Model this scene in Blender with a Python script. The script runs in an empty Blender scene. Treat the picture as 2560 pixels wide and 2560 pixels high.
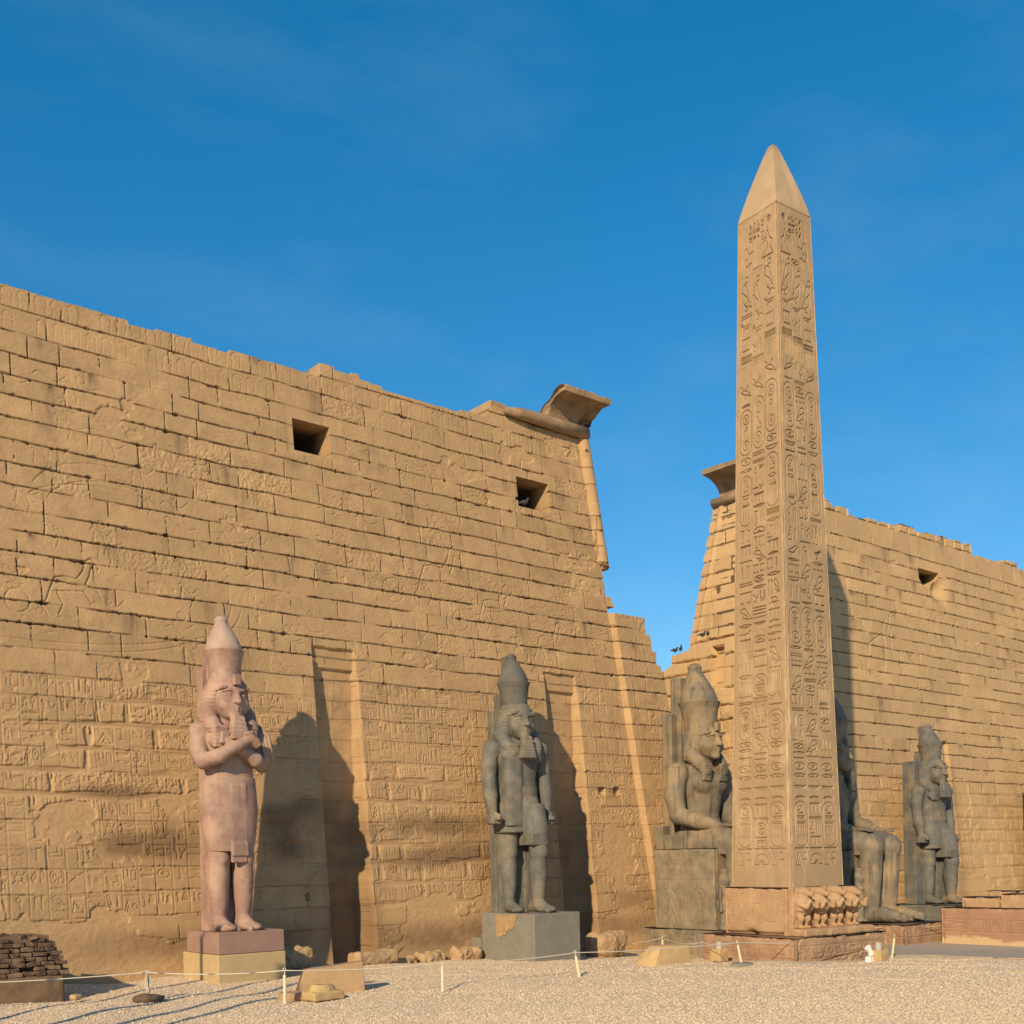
import bpy, math, random
import numpy as np
from mathutils import Vector, Matrix, Euler

sc = bpy.context.scene
C = sc.collection
R = math.radians
F32 = np.float32

# ------------------------------------------------------------------ camera, light, exposure
cam = bpy.data.cameras.new("camera"); co = bpy.data.objects.new("camera", cam); C.objects.link(co); sc.camera = co
cam.sensor_fit = 'HORIZONTAL'; cam.sensor_width = 36.0
cam.lens = 2853.0/2560.0*36.0
cam.shift_y = (2150.0-1280.0)/2560.0
cam.clip_start = 0.1; cam.clip_end = 3000
TH = 50.165
co.matrix_world = (Matrix.Translation((0, 0, 2.8)) @ Matrix.Rotation(R(TH-90), 4, 'Z') @ Matrix.Rotation(R(90), 4, 'X')
                   @ Matrix.Rotation(-0.02, 4, 'Z'))

SUN_AZ, SUN_EL = 59.5, 25.5          # light travels towards +X*sin, +Y*cos
sv = Vector((math.sin(R(SUN_AZ))*math.cos(R(SUN_EL)), math.cos(R(SUN_AZ))*math.cos(R(SUN_EL)), -math.sin(R(SUN_EL))))
sl = bpy.data.lights.new("sun", 'SUN'); sl.energy = 4.2; sl.angle = R(0.6); sl.color = (1.0, 0.785, 0.495)
so = bpy.data.objects.new("sun", sl); C.objects.link(so); so.location = (-20, -20, 60)
so.rotation_euler = sv.to_track_quat('-Z', 'Y').to_euler()

w = bpy.data.worlds.new("World"); sc.world = w; w.use_nodes = True
nt = w.node_tree; bg = nt.nodes['Background']
sky = nt.nodes.new('ShaderNodeTexSky'); sky.sky_type = 'NISHITA'; sky.sun_disc = False
sky.sun_elevation = R(SUN_EL); sky.sun_rotation = math.atan2(-sv.x, -sv.y)
sky.altitude = 100; sky.air_density = 1.0; sky.dust_density = 0.15; sky.ozone_density = 5.0
hs = nt.nodes.new('ShaderNodeHueSaturation'); hs.inputs['Saturation'].default_value = 1.29; hs.inputs['Hue'].default_value = 0.498
gm = nt.nodes.new('ShaderNodeGamma'); gm.inputs[1].default_value = 0.80
tcw = nt.nodes.new('ShaderNodeTexCoord'); mpw = nt.nodes.new('ShaderNodeMapping'); mpw.inputs['Rotation'].default_value = (.5, .3, .9); mpw.inputs['Scale'].default_value = (1.6, 5.0, 9.0)
nzw = nt.nodes.new('ShaderNodeTexNoise'); nzw.inputs['Scale'].default_value = 1.1; nzw.inputs['Detail'].default_value = 7; nzw.inputs['Roughness'].default_value = .6
mrw = nt.nodes.new('ShaderNodeMapRange'); mrw.inputs[1].default_value = .48; mrw.inputs[2].default_value = .78; mrw.inputs[3].default_value = 0; mrw.inputs[4].default_value = .07
nt.links.new(tcw.outputs['Generated'], mpw.inputs[0]); nt.links.new(mpw.outputs[0], nzw.inputs['Vector']); nt.links.new(nzw.outputs['Fac'], mrw.inputs[0])
mxw = nt.nodes.new('ShaderNodeMix'); mxw.data_type = 'RGBA'; nt.links.new(mrw.outputs[0], mxw.inputs[0]); mxw.inputs[7].default_value = (3.2, 4.2, 5.2, 1)   # faint high cirrus
nt.links.new(sky.outputs[0], hs.inputs['Color']); nt.links.new(hs.outputs[0], gm.inputs[0]); nt.links.new(gm.outputs[0], mxw.inputs[6]); nt.links.new(mxw.outputs[2], bg.inputs[0])
bg.inputs[1].default_value = 0.15
sc.view_settings.view_transform = 'Standard'; sc.view_settings.look = 'None'
sc.view_settings.exposure = 0.35; sc.view_settings.gamma = 1.0

# ------------------------------------------------------------------ helpers
def tag(o, label=None, cat=None, group=None, kind=None):
    if label: o['label'] = label
    if cat: o['category'] = cat
    if group: o['group'] = group
    if kind: o['kind'] = kind
    return o

def empty(name, loc, label, cat, group=None, rz=0.0, s=1.0):
    o = bpy.data.objects.new(name, None); C.objects.link(o)
    o.empty_display_size = 0.3; o.location = loc; o.rotation_euler = (0, 0, rz); o.scale = (s, s, s)
    return tag(o, label, cat, group)

def mesh_np(name, verts, faces, m=None, parent=None, smooth=False, attrs=None):
    """verts (n,3); faces (k,3|4) int array or list of such arrays"""
    verts = np.asarray(verts, dtype=F32)
    fl = faces if isinstance(faces, list) else [faces]
    fl = [np.asarray(f, dtype=np.int32) for f in fl if len(f)]
    me = bpy.data.meshes.new(name)
    me.vertices.add(len(verts)); me.vertices.foreach_set('co', verts.ravel())
    nl = sum(f.size for f in fl); nf = sum(len(f) for f in fl)
    me.loops.add(nl); me.polygons.add(nf)
    me.loops.foreach_set('vertex_index', np.concatenate([f.ravel() for f in fl]))
    st = []; p = 0
    for f in fl:
        st.append(p+np.arange(len(f))*f.shape[1]); p += f.size
    me.polygons.foreach_set('loop_start', np.concatenate(st).astype(np.int32))
    me.update(calc_edges=True); me.validate()
    me.polygons.foreach_set('use_smooth', np.full(len(me.polygons), bool(smooth)))
    if attrs:
        for k, a in attrs.items():
            at = me.attributes.new(k, 'FLOAT', 'POINT'); at.data.foreach_set('value', np.asarray(a, dtype=F32).ravel())
    if m: me.materials.append(m)
    o = bpy.data.objects.new(name, me); C.objects.link(o)
    if parent: o.parent = parent
    return o

class MB:
    """collects simple solids into one mesh"""
    def __init__(s): s.v = []; s.f4 = []; s.f3 = []; s.n = 0
    def add(s, v, f4=(), f3=()):
        s.v.append(np.asarray(v, dtype=F32))
        if len(f4): s.f4.append(np.asarray(f4)+s.n)
        if len(f3): s.f3.append(np.asarray(f3)+s.n)
        s.n += len(v)
    def box(s, c, h, rot=(0, 0, 0), bev=0.0, jit=0.0, rng=None):
        x, y, z = h; b = min(bev, x*.45, y*.45, z*.45)
        v = []
        if b <= 0:
            v = [(sx*x, sy*y, sz*z) for sz in (-1, 1) for sy in (-1, 1) for sx in (-1, 1)]
            f4 = [(0, 2, 3, 1), (4, 5, 7, 6), (0, 1, 5, 4), (2, 6, 7, 3), (0, 4, 6, 2), (1, 3, 7, 5)]; f3 = []
        else:
            idx = {}
            for sx in (-1, 1):
                for sy in (-1, 1):
                    for sz in (-1, 1):
                        for a in range(3):
                            p = [sx*(x-b), sy*(y-b), sz*(z-b)]; p[a] = (sx*x, sy*y, sz*z)[a]
                            idx[(sx, sy, sz, a)] = len(v); v.append(tuple(p))
            f4 = []; f3 = []
            for a in range(3):
                o1, o2 = [q for q in range(3) if q != a]
                for sg in (-1, 1):
                    q = []
                    for (i, j) in ((-1, -1), (1, -1), (1, 1), (-1, 1)):
                        k = [0, 0, 0]; k[a] = sg; k[o1] = i; k[o2] = j; q.append(idx[(k[0], k[1], k[2], a)])
                    f4.append(tuple(q))
                for i in (-1, 1):
                    for j in (-1, 1):
                        q = []
                        for sg in (-1, 1):
                            k = [0, 0, 0]; k[a] = sg; k[o1] = i; k[o2] = j; q.append((idx[(k[0], k[1], k[2], o1)], idx[(k[0], k[1], k[2], o2)]))
                        f4.append((q[0][0], q[1][0], q[1][1], q[0][1]))
            for sx in (-1, 1):
                for sy in (-1, 1):
                    for sz in (-1, 1): f3.append(tuple(idx[(sx, sy, sz, a)] for a in range(3)))
        v = np.array(v, dtype=float)
        if jit: v += (rng or np.random.default_rng(1)).uniform(-jit, jit, v.shape)
        M = np.array(Euler(rot).to_matrix())
        s.add(v@M.T+np.array(c), f4, f3)
    def tube(s, pts, r, n=8, cap=True):
        pts = [np.array(p, dtype=float) for p in pts]; m = len(pts)
        rr = r if isinstance(r, (list, tuple)) else [r]*m
        V = []
        up = np.array((0, 0, 1.0))
        for i in range(m):
            t = pts[min(i+1, m-1)]-pts[max(i-1, 0)]; t /= np.linalg.norm(t)+1e-9
            a = np.cross(t, up)
            if np.linalg.norm(a) < 1e-3: a = np.array((1.0, 0, 0))
            a /= np.linalg.norm(a); b = np.cross(t, a)
            for k in range(n):
                an = 2*math.pi*k/n; V.append(pts[i]+rr[i]*(math.cos(an)*a+math.sin(an)*b))
        f4 = [(i*n+k, i*n+(k+1) % n, (i+1)*n+(k+1) % n, (i+1)*n+k) for i in range(m-1) for k in range(n)]
        f3 = []
        if cap:
            V += [pts[0], pts[-1]]; c0 = m*n
            f3 = [(c0, (k+1) % n, k) for k in range(n)]+[(c0+1, (m-1)*n+k, (m-1)*n+(k+1) % n) for k in range(n)]
        s.add(V, f4, f3)
    def build(s, name, m, parent=None, smooth=False):
        fl = []
        if s.f4: fl.append(np.concatenate(s.f4))
        if s.f3: fl.append(np.concatenate(s.f3))
        return mesh_np(name, np.concatenate(s.v), fl, m, parent, smooth)

def dup(root, loc=None, rz=None, label=None, group=None):
    r = root.copy(); C.objects.link(r)
    if loc is not None: r.location = loc
    if rz is not None: r.rotation_euler = (0, 0, rz)
    if label: r['label'] = label
    if group: r['group'] = group
    for ch in list(root.children):
        c = ch.copy(); C.objects.link(c); c.parent = r
        for g in list(ch.children):
            d = g.copy(); C.objects.link(d); d.parent = c
    return r

# value noise on a grid -------------------------------------------------
def vnoise(nv, nu, cv, cu, seed, oct=1, gain=.5):
    out = np.zeros((nv, nu), F32); amp = 1.0; tot = 0
    rng = np.random.default_rng(seed)
    for o in range(oct):
        gv = int(nv/cv)+3; gu = int(nu/cu)+3
        g = rng.random((gv, gu)).astype(F32)
        tv = np.arange(nv)/cv; tu = np.arange(nu)/cu
        iv = tv.astype(int); iu = tu.astype(int); fv = (tv-iv).astype(F32); fu = (tu-iu).astype(F32)
        fv = fv*fv*(3-2*fv); fu = fu*fu*(3-2*fu)
        a = g[iv]*(1-fv)[:, None]+g[iv+1]*fv[:, None]
        out += amp*(a[:, iu]*(1-fu)+a[:, iu+1]*fu); tot += amp
        amp *= gain; cv = max(1.0, cv/2); cu = max(1.0, cu/2)
    return out/tot

def sstep(a, b, x):
    t = np.clip((x-a)/(b-a), 0, 1); return t*t*(3-2*t)

# ------------------------------------------------------------------ materials
def mat(name, col, rough=.9, var=.12, scale=3.0, bump=.15, bscale=25.0, tint2=None, tscale=.8, tlo=.45, thi=.65, speck=None, attrs=(), streak=None, spec=.25, bdist=.03):
    m = bpy.data.materials.new(name); m.use_nodes = True
    n = m.node_tree.nodes; L = m.node_tree.links
    b = n['Principled BSDF']; b.inputs['Roughness'].default_value = rough
    b.inputs['Specular IOR Level'].default_value = spec
    tc = n.new('ShaderNodeTexCoord'); oc = tc.outputs['Object']
    def noise(sc_, det=6, ro=.6, vec=None):
        t = n.new('ShaderNodeTexNoise'); t.inputs['Scale'].default_value = sc_; t.inputs['Detail'].default_value = det
        t.inputs['Roughness'].default_value = ro; L.new(vec or oc, t.inputs['Vector']); return t.outputs['Fac']
    def mr(x, a, b_, c, d):
        t = n.new('ShaderNodeMapRange'); t.inputs[1].default_value = a; t.inputs[2].default_value = b_; t.inputs[3].default_value = c; t.inputs[4].default_value = d
        L.new(x, t.inputs[0]); return t.outputs[0]
    def mix(fac, a, b_, bt='MIX'):
        t = n.new('ShaderNodeMix'); t.data_type = 'RGBA'; t.blend_type = bt
        if isinstance(fac, float): t.inputs[0].default_value = fac
        else: L.new(fac, t.inputs[0])
        for s_, v in ((t.inputs[6], a), (t.inputs[7], b_)):
            if isinstance(v, tuple): s_.default_value = (v[0], v[1], v[2], 1)
            else: L.new(v, s_)
        return t.outputs[2]
    def math_(op, a, b_):
        t = n.new('ShaderNodeMath'); t.operation = op
        for s_, v in ((t.inputs[0], a), (t.inputs[1], b_)):
            if isinstance(v, (int, float)): s_.default_value = v
            else: L.new(v, s_)
        return t.outputs[0]
    c = col if isinstance(col, tuple) else col
    dark = tuple(x*(1-var*1.6) for x in c); light = tuple(min(1, x*(1+var)) for x in c)
    out = mix(mr(noise(scale), .3, .7, 0, 1), dark, light)
    if tint2: out = mix(mr(noise(tscale, 5), tlo, thi, 0, 1), out, tint2)
    if streak:
        mp = n.new('ShaderNodeMapping'); mp.inputs['Scale'].default_value = (3.2, 3.2, .28); L.new(oc, mp.inputs[0])
        out = mix(mr(noise(1.6, 6, .65, mp.outputs[0]), streak[1], streak[1]+.16, 0, .85), out, streak[0])
    for (an, acol, amt) in attrs:
        a = n.new('ShaderNodeAttribute'); a.attribute_name = an
        if acol is None:    # brightness tint around .5
            t = n.new('ShaderNodeVectorMath'); t.operation = 'SCALE'; L.new(out, t.inputs[0]); L.new(mr(a.outputs['Fac'], 0, 1, 1-amt, 1+amt), t.inputs['Scale']); out = t.outputs[0]
        else:
            out = mix(math_('MULTIPLY', a.outputs['Fac'], amt), out, acol)
    if speck:
        out = mix(mr(noise(speck[1], 2, .5), .6, .72, 0, speck[2]), out, speck[0])
    L.new(out, b.inputs['Base Color'])
    if bump:
        bp = n.new('ShaderNodeBump'); bp.inputs['Strength'].default_value = bump; bp.inputs['Distance'].default_value = bdist
        L.new(noise(bscale, 8, .65), bp.inputs['Height']); L.new(bp.outputs[0], b.inputs['Normal'])
    return m

SAND = (.44, .284, .146)
M = {}
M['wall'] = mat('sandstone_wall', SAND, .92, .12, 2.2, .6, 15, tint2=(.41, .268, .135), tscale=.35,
                attrs=(('tint', None, .13), ('plaster', (.45, .29, .15), .7), ('stain', (.16, .095, .05), .75), ('soot_shade', (.06, .045, .035), .9)), bdist=.02)
M['wallr'] = mat('sandstone_wall_far', (.50, .33, .165), .92, .10, 1.2, .35, 7, tint2=(.45, .30, .16), tscale=.3,
                 attrs=(('tint', None, .13), ('plaster', (.50, .32, .15), .7), ('stain', (.16, .095, .05), .7), ('soot_shade', (.06, .045, .035), .9)), bdist=.02)
M['stone'] = mat('sandstone_block', (.44, .295, .16), .92, .14, 2.0, .4, 10, tint2=(.33, .22, .125), tscale=.9)
M['cornice'] = mat('cornice_stone', (.34, .23, .13), .92, .18, 1.6, .4, 10, tint2=(.17, .125, .08), tscale=1.2, tlo=.46, thi=.7)
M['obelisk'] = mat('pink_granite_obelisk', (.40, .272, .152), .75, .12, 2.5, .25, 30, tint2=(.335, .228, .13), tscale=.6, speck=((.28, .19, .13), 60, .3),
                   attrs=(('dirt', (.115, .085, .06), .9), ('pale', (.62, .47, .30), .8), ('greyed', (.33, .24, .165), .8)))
M['obase'] = mat('obelisk_pedestal_granite', (.43, .28, .155), .85, .12, 2.5, .3, 18, tint2=(.37, .215, .125), tscale=.9, speck=((.26, .17, .12), 50, .3))
M['redgranite'] = mat('red_granite', (.32, .195, .125), .85, .18, 2.2, .35, 12, tint2=(.40, .265, .15), tscale=.8, tlo=.46, thi=.66, speck=((.2, .11, .08), 45, .35))
M['redgranite2'] = mat('red_granite_block', (.35, .205, .13), .85, .14, 1.8, .3, 12, tint2=(.30, .16, .10), tscale=.9, tlo=.5, thi=.7, attrs=(('sandy', (.50, .36, .20), 1.0),))
M['pinkstatue'] = mat('pink_granite_statue', (.315, .195, .15), .7, .16, 3.0, .45, 16, tint2=(.41, .27, .20), tscale=1.3, tlo=.46, thi=.60, speck=((.5, .38, .3), 34, .35), spec=.3, streak=((.25, .15, .12), .56))
M['pinkcrown'] = mat('pale_pink_granite', (.42, .30, .235), .7, .12, 2.5, .2, 26, tint2=(.33, .22, .17), tscale=1.0, speck=((.58, .46, .38), 34, .35), spec=.3)
M['greystatue'] = mat('grey_granodiorite', (.138, .132, .112), .7, .22, 2.4, .45, 16, tint2=(.235, .195, .13), tscale=1.0, tlo=.5, thi=.68, speck=((.32, .29, .24), 34, .35), spec=.3, streak=((.085, .085, .08), .55))
M['greycrown'] = mat('dark_grey_crown', (.098, .094, .082), .7, .16, 2.0, .15, 32, tint2=(.14, .13, .11), tscale=.8, speck=((.26, .25, .22), 24, .35), spec=.3)
M['greyseat'] = mat('weathered_grey_granite', (.19, .16, .118), .75, .22, 1.8, .3, 20, tint2=(.31, .225, .13), tscale=.8, tlo=.45, thi=.64, streak=((.075, .068, .058), .52), spec=.3)
M['greyfar'] = mat('grey_brown_granite', (.14, .134, .118), .75, .22, 1.8, .25, 22, tint2=(.24, .17, .105), tscale=.9, tlo=.52, thi=.68, spec=.3, streak=((.085, .085, .08), .54))
M['throne'] = mat('carved_throne_granite', (.25, .20, .135), .8, .2, 2.2, .3, 20, tint2=(.155, .135, .10), tscale=1.0, tlo=.48, thi=.68, spec=.25)
M['greypatch'] = mat('ochre_inscribed_patch', (.36, .25, .13), .85, .14, 6, .3, 30)
M['greyped'] = mat('grey_concrete', (.215, .20, .165), .85, .08, 3.0, .12, 40, tint2=(.175, .165, .14), tscale=2.4, tlo=.5, thi=.75)
M['mauve'] = mat('mauve_rendered_plinth', (.30, .19, .15), .88, .07, 3.0, .15, 50, tint2=(.275, .17, .14), tscale=2.2)
M['cream'] = mat('cream_rendered_plinth', (.46, .34, .18), .88, .06, 3.0, .15, 50, tint2=(.43, .315, .165), tscale=2.5)
M['brick'] = mat('burnt_brick', (.13, .082, .055), .95, .40, 6.0, .6, 22, tint2=(.23, .155, .10), tscale=4.5, tlo=.5, thi=.62)
M['brickpale'] = mat('pale_brick', (.38, .24, .15), .95, .2, 5.0, .5, 22, tint2=(.26, .13, .08), tscale=4)
M['mud'] = mat('mud_plaster', (.19, .125, .075), .95, .2, 2.5, .5, 12)
M['darkrock'] = mat('dark_rock', (.13, .09, .06), .95, .25, 6, .5, 18)
M['yrock'] = mat('yellow_sandstone', (.52, .36, .17), .92, .16, 3, .4, 14, tint2=(.40, .27, .14), tscale=1.4)
M['post'] = mat('cream_painted_metal', (.70, .60, .38), .5, .05, 8, .05, 40, spec=.5)
M['oldpost'] = mat('weathered_post', (.36, .30, .22), .8, .15, 8, .2, 40)
M['rope'] = mat('white_rope', (.62, .56, .45), .9, .1, 30, .3, 120)
M['metal'] = mat('grey_lamp_metal', (.42, .40, .36), .45, .06, 8, .03, 30, spec=.5)
M['white'] = mat('white_lamp_housing', (.72, .72, .70), .4, .04, 8, .02, 30, spec=.5)
M['bird'] = mat('pigeon_feathers', (.05, .05, .055), .7, .2, 20, .1, 40)
M['pave'] = mat('grey_paving', (.42, .35, .275), .9, .05, 1.5, .15, 40, tint2=(.36, .30, .235), tscale=.5)

# ------------------------------------------------------------------ ground
def gz(X, Y):
    s = np.clip((X+.6*(Y-21)-18)/20.0, 0, 1); return -.08-.57*s*s*(3-2*s)
def gzf(X, Y): return float(gz(np.array(float(X)), np.array(float(Y))))

def ground_material():
    m = bpy.data.materials.new('gravel_ground'); m.use_nodes = True
    n = m.node_tree.nodes; L = m.node_tree.links; b = n['Principled BSDF']
    b.inputs['Roughness'].default_value = .95; b.inputs['Specular IOR Level'].default_value = .1
    tc = n.new('ShaderNodeTexCoord'); oc = tc.outputs['Object']
    def vor(s, feat='F1'):
        v = n.new('ShaderNodeTexVoronoi'); v.inputs['Scale'].default_value = s; v.feature = feat
        v.inputs['Randomness'].default_value = 1; L.new(oc, v.inputs['Vector']); return v
    v1 = vor(20); v2 = vor(43)
    sep = n.new('ShaderNodeSeparateColor'); L.new(v1.outputs['Color'], sep.inputs[0])
    cr = n.new('ShaderNodeValToRGB'); e = cr.color_ramp.elements
    e[0].position = 0; e[0].color = (.40, .28, .18, 1); e[1].position = 1; e[1].color = (.74, .62, .47, 1)
    for p, c in ((.25, (.60, .465, .31, 1)), (.5, (.66, .52, .355, 1)), (.75, (.60, .49, .36, 1))):
        k = e.new(p); k.color = c
    L.new(sep.outputs[0], cr.inputs[0])
    no = n.new('ShaderNodeTexNoise'); no.inputs['Scale'].default_value = .35; no.inputs['Detail'].default_value = 5; L.new(oc, no.inputs['Vector'])
    mp = n.new('ShaderNodeMapRange'); mp.inputs[1].default_value = .35; mp.inputs[2].default_value = .65; mp.inputs[3].default_value = .0; mp.inputs[4].default_value = .5; L.new(no.outputs['Fac'], mp.inputs[0])
    mx = n.new('ShaderNodeMix'); mx.data_type = 'RGBA'; L.new(mp.outputs[0], mx.inputs[0]); L.new(cr.outputs[0], mx.inputs[6]); mx.inputs[7].default_value = (.63, .49, .33, 1)
    L.new(mx.outputs[2], b.inputs['Base Color'])
    ad = n.new('ShaderNodeMath'); ad.operation = 'MULTIPLY_ADD'; L.new(v2.outputs['Distance'], ad.inputs[0]); ad.inputs[1].default_value = .5; L.new(v1.outputs['Distance'], ad.inputs[2])
    bp = n.new('ShaderNodeBump'); bp.invert = True; bp.inputs['Strength'].default_value = .42; bp.inputs['Distance'].default_value = .025
    L.new(ad.outputs[0], bp.inputs['Height']); L.new(bp.outputs[0], b.inputs['Normal'])
    return m
M['ground'] = ground_material()

def ground_axis(lo, hi, far, st):
    a = list(np.arange(lo, hi+1e-6, st)); g = st; x = lo; left = []
    while x > -far: g *= 1.35; x -= g; left.append(x)
    g = st; x = hi; right = []
    while x < far: g *= 1.35; x += g; right.append(x)
    return np.array(left[::-1]+a+right)
gx = ground_axis(4, 46, 900, .10); gy = ground_axis(13.5, 29.5, 900, .09)
GX, GY = np.meshgrid(gx, gy)
nz = np.zeros_like(GX)
rg = np.random.default_rng(5)
for k in range(14):
    fx, fy, ph = rg.uniform(.4, 2.6), rg.uniform(.4, 2.6), rg.uniform(0, 6.28)
    nz += .012*np.sin(GX*fx*rg.choice([-1, 1])+GY*fy+ph)/(.4+.3*(fx+fy))
near = sstep(2, 5, GX)*sstep(36, 32, GX)*sstep(12, 15, GY)*sstep(30.5, 28.5, GY)
GZ = gz(GX, GY)+near*nz
# gravel heaped a little against the wall and the plinths
nv_, nu_ = GX.shape
ii = np.arange(nv_*nu_).reshape(nv_, nu_)
q = np.stack([ii[:-1, :-1], ii[:-1, 1:], ii[1:, 1:], ii[1:, :-1]], -1).reshape(-1, 4)
tag(mesh_np('ground', np.stack([GX, GY, GZ], -1).reshape(-1, 3), q, M['ground'], smooth=True), kind='structure')

# central paved way, running out from the gate between the obelisk and the empty block
def strip(name, xs, ys, dz, m):
    X, Y = np.meshgrid(xs, ys); Z = gz(X, Y)+dz
    i = np.arange(X.size).reshape(X.shape)
    qq = np.stack([i[:-1, :-1], i[:-1, 1:], i[1:, 1:], i[1:, :-1]], -1).reshape(-1, 4)
    return mesh_np(name, np.stack([X, Y, Z], -1).reshape(-1, 3), qq, m, smooth=True)
pv = strip('pavement', np.linspace(33.4, 41.2, 40), np.linspace(-10, 36, 160), .035, M['pave'])
me = pv.data
for v in me.vertices:
    if v.co.x < 33.5: v.co.x = 33.9-.10*(v.co.y-15.0)*0+.12*math.sin(v.co.y*1.3)+.05*math.sin(v.co.y*4.1); v.co.z -= .12
tag(pv, kind='structure')

# loose gravel: one heap of small stones on the near ground
rg = np.random.default_rng(11)
NP = 120000
d = 1.0/rg.uniform(1/36.0, 1/18.6, NP)*1.0
lat = rg.uniform(-.47, .47, NP)
cth, sth = math.cos(R(TH)), math.sin(R(TH))
px = d*cth+lat*d*sth; py = d*sth-lat*d*cth
ok = (py < 28.3) & (px > 3) & ~((px > 33.2) & (py < 40)) & ~((np.abs(px-28.3) < 2.3) & (np.abs(py-21.2) < 2.3))
px, py = px[ok], py[ok]; NP = len(px)
base = np.array([(1, 0, 0), (0, 1, 0), (-1, 0, 0), (0, -1, 0), (0, 0, 1)], float)
ang = rg.uniform(0, 6.28, NP); sz = rg.uniform(.010, .028, NP)*np.where(rg.random(NP) < .03, 1.7, 1)
V = base[None]*rg.uniform(.6, 1.3, (NP, 5, 1)); V[:, 4, 2] *= .75
V[:, 4, 0] += rg.uniform(-.4, .4, NP); V[:, 4, 1] += rg.uniform(-.4, .4, NP)
ca, sa = np.cos(ang)[:, None], np.sin(ang)[:, None]
VX = (V[..., 0]*ca-V[..., 1]*sa*.8)*sz[:, None]+px[:, None]; VY = (V[..., 0]*sa+V[..., 1]*ca*.8)*sz[:, None]+py[:, None]
def gsample(x, y):
    j = np.clip(np.searchsorted(gx, x)-1, 0, len(gx)-2); i = np.clip(np.searchsorted(gy, y)-1, 0, len(gy)-2)
    fx = (x-gx[j])/(gx[j+1]-gx[j]); fy = (y-gy[i])/(gy[i+1]-gy[i])
    return (GZ[i, j]*(1-fx)+GZ[i, j+1]*fx)*(1-fy)+(GZ[i+1, j]*(1-fx)+GZ[i+1, j+1]*fx)*fy
gzz = gsample(px, py)
VZ = V[..., 2]*sz[:, None]*1.1+gzz[:, None]
ft = np.array([(0, 1, 4), (1, 2, 4), (2, 3, 4), (3, 0, 4)])
fa = (np.arange(NP)[:, None, None]*5+ft[None]).reshape(-1, 3)
M['pebble'] = mat('pebbles', (.58, .455, .315), .95, .34, 14.0, 0)
gv = mesh_np('gravel', np.stack([VX, VY, VZ], -1).reshape(-1, 3), fa, M['pebble'])
tag(gv, 'loose pale gravel stones lying over the whole forecourt', 'gravel', kind='stuff')

# ------------------------------------------------------------------ carving in relief
def arc(cx, cy, rx, ry, a0, a1, n=10):
    return [(cx+rx*math.cos(R(a0+(a1-a0)*i/n)), cy+ry*math.sin(R(a0+(a1-a0)*i/n))) for i in range(n+1)]
def circ(cx, cy, r, n=12): return arc(cx, cy, r, r, 0, 360, n)
BIRD = [(.08, .76), (.16, .90), (.34, .97), (.50, .88), (.62, .64), (1.0, .06), (.76, .16), (.66, .08), (.52, .18), (.28, .28), (.18, .48), (.20, .68), (.08, .70), (.08, .76)]
SEAT = [(.3, .95), (.45, .95), (.5, .8), (.42, .72), (.6, .62), (.55, .4), (.85, .42), (.85, .08), (.2, .08), (.22, .5), (.25, .7), (.3, .95)]
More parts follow.
